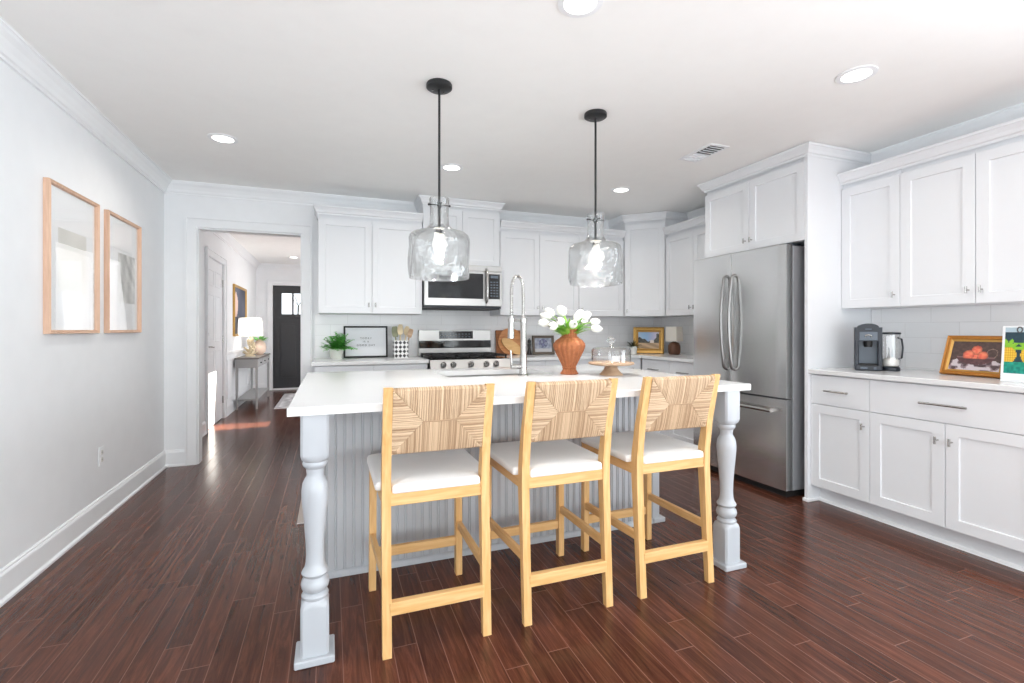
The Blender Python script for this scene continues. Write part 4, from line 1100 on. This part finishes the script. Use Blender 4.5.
# ------------------------------------------------------------------ island: vase, tulips, cake stand
vx, vy = 1.352, 2.602
t = thing('wicker_vase', 'orange-brown ribbed wicker vase of white tulips on the island', 'vase', (vx, vy, ZC))
def rib(a, z): return 1 + .045 * math.cos(18 * a)
pr = [(.001, 0), (.058, 0), (.056, .008), (.042, .028), (.041, .036), (.055, .062), (.080, .105), (.099, .140), (.105, .158), (.103, .172), (.088, .190), (.062, .204), (.052, .212), (.050, .222), (.054, .246), (.058, .250), (.052, .250), (.046, .222), (.046, .21), (.05, .19), (.06, .12), (.03, .03), (.001, .02)]
pr = [(a * .89, b * 1.07) for a, b in pr]
obj('vase_body', MB().lathe(pr, n=144, cap=False, fn=rib), M['wicker'], t, smooth=True, angle=60)
m = MB()
for z, r_ in ((.2675, .050), (.0385, .039), (.2205, .052), (.0045, .051)):
    for k in range(2):
        m.tube([(r_ * math.cos(a) * (1 + .03 * math.sin(14 * a + k * PI)), r_ * math.sin(a) * (1 + .03 * math.sin(14 * a + k * PI)), z + .003 * math.cos(14 * a + k * PI)) for a in [2 * PI * i / 84 for i in range(85)]], .0032, 5)
obj('braided_band', m, M['wicker'], t, smooth=True)

def tulip(label, tx, ty, tz, seed):
    rnd = random.Random(seed)
    t = thing('tulip', label, 'flower', (vx, vy, ZC + .06), 0, 'white tulips in the wicker vase')
    top = Vector((tx, ty, tz - .06)); k = top.length
    b0 = Vector((tx * .05, ty * .05, 0)); mouth = Vector((tx * .16, ty * .16, .190)); c = mouth.lerp(top, .5) + Vector((0, 0, .022))
    pts = [b0, b0.lerp(mouth, .5), mouth, mouth.lerp(c, .6), c, c.lerp(top, .6), top]
    obj('stem', MB().tube(pts, .0028, 6), M['green'], t, smooth=True)
    d = (top - c).normalized()
    q = d.to_track_quat('Z', 'Y')
    m = MB()
    for ring_, (n, off, ro) in enumerate(((3, 0, .0), (3, PI / 3, .002))):
        for i in range(n):
            a = off + i * 2 * PI / n + rnd.uniform(-.15, .15); L_ = .064 * rnd.uniform(.92, 1.08)
            g = []
            for u in range(6):
                s_ = u / 5; r_ = (.004 + .0190 * math.sin(PI * min(1, .12 + s_ * .83))) + ro; z = s_ * L_; hw = .029 * math.sin(PI * (.10 + .82 * s_)) ** .7
                row = []
                for w_ in (-1, -.5, 0, .5, 1):
                    aa = a + w_ * hw / max(.008, r_) * .9; rr_ = r_ * (1 + (.06 if abs(w_) == 1 else 0)); row.append(m.bm.verts.new(top + q @ Vector((rr_ * math.cos(aa), rr_ * math.sin(aa), z))))
                g.append(row)
            for u in range(5):
                for w_ in range(4): m.bm.faces.new((g[u][w_], g[u][w_ + 1], g[u + 1][w_ + 1], g[u + 1][w_]))
    obj('petals', m, M['tulip'], t, smooth=True, angle=80, fix=False)
    m = MB()
    for s_ in (0, 1, 2, 3):
        dd = Vector((tx + rnd.uniform(-.10, .10), ty + rnd.uniform(-.10, .10), .075 + rnd.uniform(-.03, .03))).normalized()
        m.leaf(mouth * .85, dd + Vector((0, 0, .35)), .130 * rnd.uniform(.8, 1.2), .030, .40, n=6)
    obj('leaf', m, M['green'], t, fix=False)
spots = [(-.150, -.02, .325, 'leftmost tulip, hanging lowest on the left'), (-.112, .03, .355, 'second white tulip from the left'), (-.118, -.06, .310, 'low white tulip at left front'),
         (-.070, -.05, .330, 'front white tulip left of the middle'), (-.082, .04, .372, 'raised white tulip left of the middle'), (-.040, .0, .372, 'high white tulip just left of the middle'),
         (-.012, -.055, .318, 'white tulip at the front middle above the vase mouth'), (-.008, .05, .380, 'tallest white tulip at the rear middle'), (.030, -.01, .345, 'white tulip just right of the middle'),
         (.070, -.03, .355, 'white tulip in the right half, upright'), (.078, .04, .368, 'rear white tulip in the right half'), (.145, .0, .330, 'rightmost white tulip, leaning far right'),
         (.122, -.05, .300, 'drooping white tulip at right, below its neighbours'), (.105, .05, .335, 'white tulip second from the right')]
for i, (a, b, c, lab) in enumerate(spots): tulip(lab + ', in the wicker vase', a, b, c - .02 + 0.0, 20 + i)

cx_, cy_ = 1.562, 2.470
t = thing('cake_stand', 'pale wooden cake stand with wide plate on the island right of the vase', 'cake stand', (cx_, cy_, ZC))
obj('foot', MB().lathe([(.001, 0), (.068, 0), (.069, .004), (.056, .018), (.042, .034), (.036, .050), (.034, .060)], n=36), M['standwood'], t, smooth=True)
obj('plate', MB().lathe([(.001, .058), (.120, .060), (.132, .064), (.135, .070), (.132, .076), (.124, .078), (.001, .076)], n=48), M['standwood'], t, smooth=True)
t = thing('glass_dome', 'clear glass dome with round knob covering the cake stand', 'cake dome', (cx_, cy_, ZC + .0785))
pd = [(.116, 0), (.116, .068), (.113, .078), (.104, .085), (.085, .089), (.012, .092)]
m = MB(); m.lathe([(r_, z) for r_, z in pd] + [(r_ - .003, z - (.003 if z > .1 else 0)) for r_, z in pd[::-1]], n=48, cap=False)
obj('bell', m, M['dome'], t, smooth=True)
obj('knob', MB().lathe([(.002, .089), (.012, .090), (.008, .098), (.012, .106), (.022, .116), (.025, .128), (.021, .140), (.010, .148), (.002, .149)], n=24), glass_mat('clear_knob_glass'), t, smooth=True)

# ------------------------------------------------------------------ right counter
t = thing('coffee_maker', 'charcoal single-serve coffee maker on the right counter beside end panel', 'coffee maker', (3.352, 2.165, ZC), -PI / 2 + .62); t.scale = (.93, .93, .97)
obj('base', MB().box(-.078, -.100, 0, .078, .100, .040, .008, 2), M['darkplastic'], t)
m = MB(); m.box(-.078, -.010, .038, .078, .100, .290, .008, 2); obj('body', m, M['darkplastic'], t)
m = MB(); pts = [(-.078, .200), (.078, .200), (.078, .292)] + [(.060 * math.cos(a), .292 + .026 * math.sin(a)) for a in [PI * k / 12 for k in range(13)]] + [(-.078, .292)]
m.prism(pts, lambda a, b, q: (a, -.100 + q, b), .195); obj('head', m, M['darkplastic'], t)
obj('front_panel', MB().box(-.052, -.104, .205, .052, -.099, .262, .002), M['greyplastic'], t)
obj('name_plate', MB().box(-.018, -.1055, .277, .018, -.0995, .284, .001), M['greyplastic'], t)
m = MB(); m.lathe([(.022, .160), (.026, .180), (.026, .212), (.018, .218)], 0, -.055, 20); obj('spout', m, M['iron'], t, smooth=True)
m = MB(); m.tube([(-.018, -.105, .225), (-.016, -.118, .238), (0, -.122, .242), (.016, -.118, .238), (.018, -.105, .225)], .005, 8); obj('lever', m, M['chrome'], t, smooth=True)
for sx in (-1, 1): obj('side_cheek', MB().box(sx * .066 - .012, -.098, .036, sx * .066 + .012, .02, .205, .004), M['darkplastic'], t)
obj('drip_tray', MB().box(-.050, -.102, .034, .050, -.015, .046, .003), M['iron'], t)
obj('back_plate', MB().box(-.054, -.016, .044, .054, -.009, .200), M['greyplastic'], t)
m = MB(); m.box(-.045, -.1025, .012, -.005, -.0995, .024); m.box(.030, -.1025, .010, .045, -.0995, .026); obj('button', m, M['greyplastic'], t)

t = thing('glass_carafe', 'clear glass carafe with dark lid and base right of the coffee maker', 'carafe', (3.425, 2.068, ZC), 0.9)
carafe = t; t.scale = (.82, .82, 1.0)
obj('base', MB().lathe([(.001, 0), (.060, 0), (.062, .006), (.060, .022), (.050, .028), (.001, .028)], n=28), M['darkplastic'], t, smooth=True)
m = MB(); pg = [(.050, .029), (.061, .040), (.063, .08), (.063, .16), (.060, .225), (.062, .238)]
m.lathe(pg + [(r_ - .0025, z) for r_, z in pg[::-1]], n=36, cap=False); obj('jar', m, M['dome'], t, smooth=True)
obj('lid', MB().lathe([(.001, .238), (.065, .238), (.066, .244), (.062, .250), (.020, .252), (.001, .252)], n=28), M['darkplastic'], t, smooth=True)
m = MB(); m.lathe([(.001, .030), (.052, .032), (.055, .055), (.050, .075), (.020, .088), (.001, .090)], n=24); obj('filter_basket', m, M['ceramic'], t, smooth=True)
m = MB(); m.tube([(.030, -.058, .215), (.042, -.090, .205), (.044, -.098, .15), (.040, -.090, .085), (.028, -.058, .070)], .0065, 8); obj('handle', m, M['darkplastic'], t, smooth=True)
m = MB(); m.cyl((0, -.012, .088), (0, -.012, .150), .009, 10, .004); obj('plunger', m, M['iron'], t, smooth=True)

def vn(x, y):
    """smooth value noise, 0..1"""
    def h(a, b): return random.Random(a * 7919 + b * 104729 + 11).random()
    a, b = math.floor(x), math.floor(y); p, q = x - a, y - b; p = p * p * (3 - 2 * p); q = q * q * (3 - 2 * q)
    return (h(a, b) * (1 - p) + h(a + 1, b) * p) * (1 - q) + (h(a, b + 1) * (1 - p) + h(a + 1, b + 1) * p) * q
def still_life(u, v):
    k = vn(u * 22, v * 18) - .5
    d_ = ((u - .50) / .37) ** 2 + ((v - .47) / .26) ** 2
    for x, y, r_ in ((.36, .53, .165), (.63, .52, .150), (.50, .70, .155), (.49, .50, .13)):
        q = math.hypot((u - x) * 1.45, v - y) / r_
        if q < 1 and v > .42: f = 1 - .32 * q ** 4; return ((236 + 20 * k) * f, (122 + 46 * k) * f, (94 + 30 * k) * f)
    if d_ < 1 and v < .47: return (128, 100, 100) if v > .435 else (92 + 26 * k, 62 + 20 * k, 64 + 16 * k)
    cloth = .27 + .13 * vn(u * 6, 3.3)
    if v < cloth:
        c = vn(u * 9 + 4, v * 11); return (206, 196, 200) if c > .52 else (140 + 60 * k, 122 + 50 * k, 128 + 50 * k) if c > .32 else (84, 68, 70)
    if u > .70 and abs(math.hypot((u - .80) * 1.5, v - .60) - .15) < .012: return (138, 116, 106)
    return (84 + 26 * k, 66 + 20 * k, 62 + 18 * k)
framed('still_life_painting', 'gold-framed still life of peaches in a bowl on the right counter', 'picture', (3.452, 1.655, ZC), -PI / 2 - .13, -.30, .318, .238, .024, .026, M['goldwood'], still_life, 60, 44, liner=(M['goldlight'], .009), picm='glosspaper')

def pineapples(u, v):
    k = vn(u * 30, v * 24) - .5
    if v < .26: return (18 + 40 * k, 126 + 50 * k + 60 * v, 116 + 40 * k)
    for x in (.06, .36, .72):
        if ((u - x) / .12) ** 2 + ((v - .40) / .17) ** 2 < 1:
            q = math.sin((u - x) * 90 + v * 60) * math.sin((u - x) * 90 - v * 60); return (218 + 18 * q, 172 + 26 * q, 52 + 22 * q)
        rad = math.hypot((u - x) * 1.1, v - .55); an = math.atan2(v - .55, (u - x) * 1.1)
        if v > .5 and rad < .20 * (.55 + .45 * abs(math.cos(an * 5))): return (132 + 30 * k, 190 + 26 * k, 48)
    if v > .90: return (176, 196, 206)
    return (34 + 12 * k, 62 + 14 * k, 74 + 14 * k)
t = thing('pineapple_print', 'white-edged print of two pineapples propped at the right picture edge', 'picture', (3.262, 1.302, ZC), -PI / 2 - .10, None, -.08)
obj('board', MB().box(-.150, -.006, 0, .150, .006, .288, .002), M['whitepaper'], t)
m = MB(); m.image(lambda u, v: (-.137 + .274 * u, -.0068, .044 + .236 * v), 60, 48, pineapples); obj('picture', m, M['glosspaper'], t, fix=False)
for k, x in enumerate((-.078, -.040)):
    m = MB(); m.tube([(x + .010 * math.cos(a), -.008, .268 + .014 * math.sin(a)) for a in [2 * PI * i / 16 for i in range(17)]], .003, 6); obj('ring', m, M['gap'], t, smooth=True)
obj('easel_back', MB().bar((0, .004, .20), (0, .095, .004), .06, .004, (0, 0, 1)), M['whitepaper'], t)

# ------------------------------------------------------------------ kitchen rug in the aisle
def runner(u, v):
    k = math.sin(40 * u) * math.sin(22 * v); e = min(u, 1 - u) < .03 or min(v, 1 - v) < .06
    return (188, 178, 172) if e else (226 + 12 * k, 220 + 12 * k, 214 + 12 * k)
m = MB(); m.image(lambda u, v: (-.190 + 2.0 * u, 3.170 + .72 * v, .006), 60, 22, runner); m.box(-.190, 3.170, .0005, 1.81, 3.89, .0055)
o = obj('runner_rug', m, [M['rug']], fix=False); tag(o, 'pale kitchen runner rug in the aisle behind the island', 'rug')

# ------------------------------------------------------------------ hall furniture
t = thing('console_table', 'slim grey console table with lower shelf along the hall wall', 'console table', (-1.150, 8.690, 0), 0)
hx, hy = .145, .725
obj('top', MB().box(-hx - .01, -hy - .01, .735, hx + .015, hy + .01, .760, .004), M['consoletop'], t)
obj('apron', MB().box(-hx + .006, -hy + .004, .610, hx - .006, hy - .004, .735), M['consolegrey'], t)
for k in (-1, 0, 1):
    d = obj('drawer', MB().box(hx - .008, k * .46 - .215, .622, hx + .004, k * .46 + .215, .725, .002), M['consolegrey'], t); obj('knob', MB().ball((hx + .012, k * .46, .672), .012, n=10), M['black'], d, smooth=True)
for sx in (-1, 1):
    for sy in (-1, 1):
        m = MB(); m.bar((sx * (hx - .016), sy * (hy - .016), 0), (sx * (hx - .016), sy * (hy - .016), .736), .026, .026, (0, 1, 0), 0, .036, .036); obj('leg', m, M['consolegrey'], t)
obj('shelf', MB().box(-hx + .006, -hy + .006, .130, hx - .006, hy - .006, .155, .003), M['consolegrey'], t)
t = thing('table_lamp', 'coral-shaped cream lamp with wide white drum shade on the console', 'lamp', (-1.165, 8.400, .760))
m = MB(); m.lathe([(.002, 0), (.075, 0), (.072, .02), (.02, .03), (.015, .30)], n=20)
rnd = random.Random(5)
for i in range(34):
    a = rnd.uniform(0, 6.28); z = rnd.uniform(.02, .25); L_ = .10 * (1.15 - z * 3); p = Vector((0, 0, z)); d = Vector((math.cos(a), math.sin(a), rnd.uniform(.1, .9))).normalized()
    m.tube([p, p + d * L_ * .6, p + d * L_ + Vector((0, 0, .02))], [.014, .011, .016], 6)
obj('coral_base', m, M['coral'], t, smooth=True)
m = MB(); m.lathe([(.178, .315), (.158, .595)], n=36, cap=False); obj('lamp_shade', m, M['linen'], t, smooth=True)
obj('harp', MB().cyl((0, 0, .29), (0, 0, .60), .004, 8), M['chrome'], t)
l = bpy.data.lights.new('lamp_bulb', 'POINT'); l.energy = 16; l.shadow_soft_size = .03; l.color = (1.0, .97, .92)
o = bpy.data.objects.new('lamp_bulb', l); COL.objects.link(o); o.parent = t; o.location = (0.03, 0, .44)
t = thing('flower_vase', 'blush round vase of greenery on the console behind the lamp', 'vase', (-1.090, 8.860, .760))
obj('vase_body', MB().lathe([(.002, 0), (.05, 0), (.085, .05), (.10, .12), (.085, .19), (.05, .23), (.055, .25)], n=24), M['pink'], t, smooth=True)
m = MB(); rnd = random.Random(8)
for i in range(22):
    a = rnd.uniform(0, 6.28); m.leaf((.02 * math.cos(a), .02 * math.sin(a), .22), (math.cos(a), math.sin(a), rnd.uniform(.2, 1.3)), .15, .04, .3)
obj('greenery', m, M['fern'], t, fix=False)
def dark_art(u, v):
    k = math.sin(5 * u + 3) * math.sin(4 * v)
    if ((u - .16) / .17) ** 2 + ((v - .62) / .27) ** 2 < 1: return (222, 190, 176)
    return (72 + 20 * k, 76 + 20 * k, 92 + 20 * k)
framed('hall_painting', 'gold-framed dark portrait-format painting on the hall wall above the console', 'picture', (XL + .001, 8.495, 1.075), PI / 2, 0, 1.06, .765, .035, .03, M['gold'], dark_art, 30, 30)
def hallrug(u, v):
    k = math.sin(34 * u + 3 * math.sin(20 * v)) * math.sin(46 * v); q = 176 + 44 * k; return (q, q, q + 3) if min(u, 1 - u, v, 1 - v) > .04 else (170, 170, 172)
m = MB(); m.image(lambda u, v: (-.785 + 1.0 * u, 7.900 + 1.75 * v, .007), 40, 60, hallrug); m.box(-.785, 7.900, .0005, .215, 9.65, .0065)
tag(obj('hall_rug', m, M['rug'], fix=False), 'grey and white patterned rug on the hall floor before the front door', 'rug')
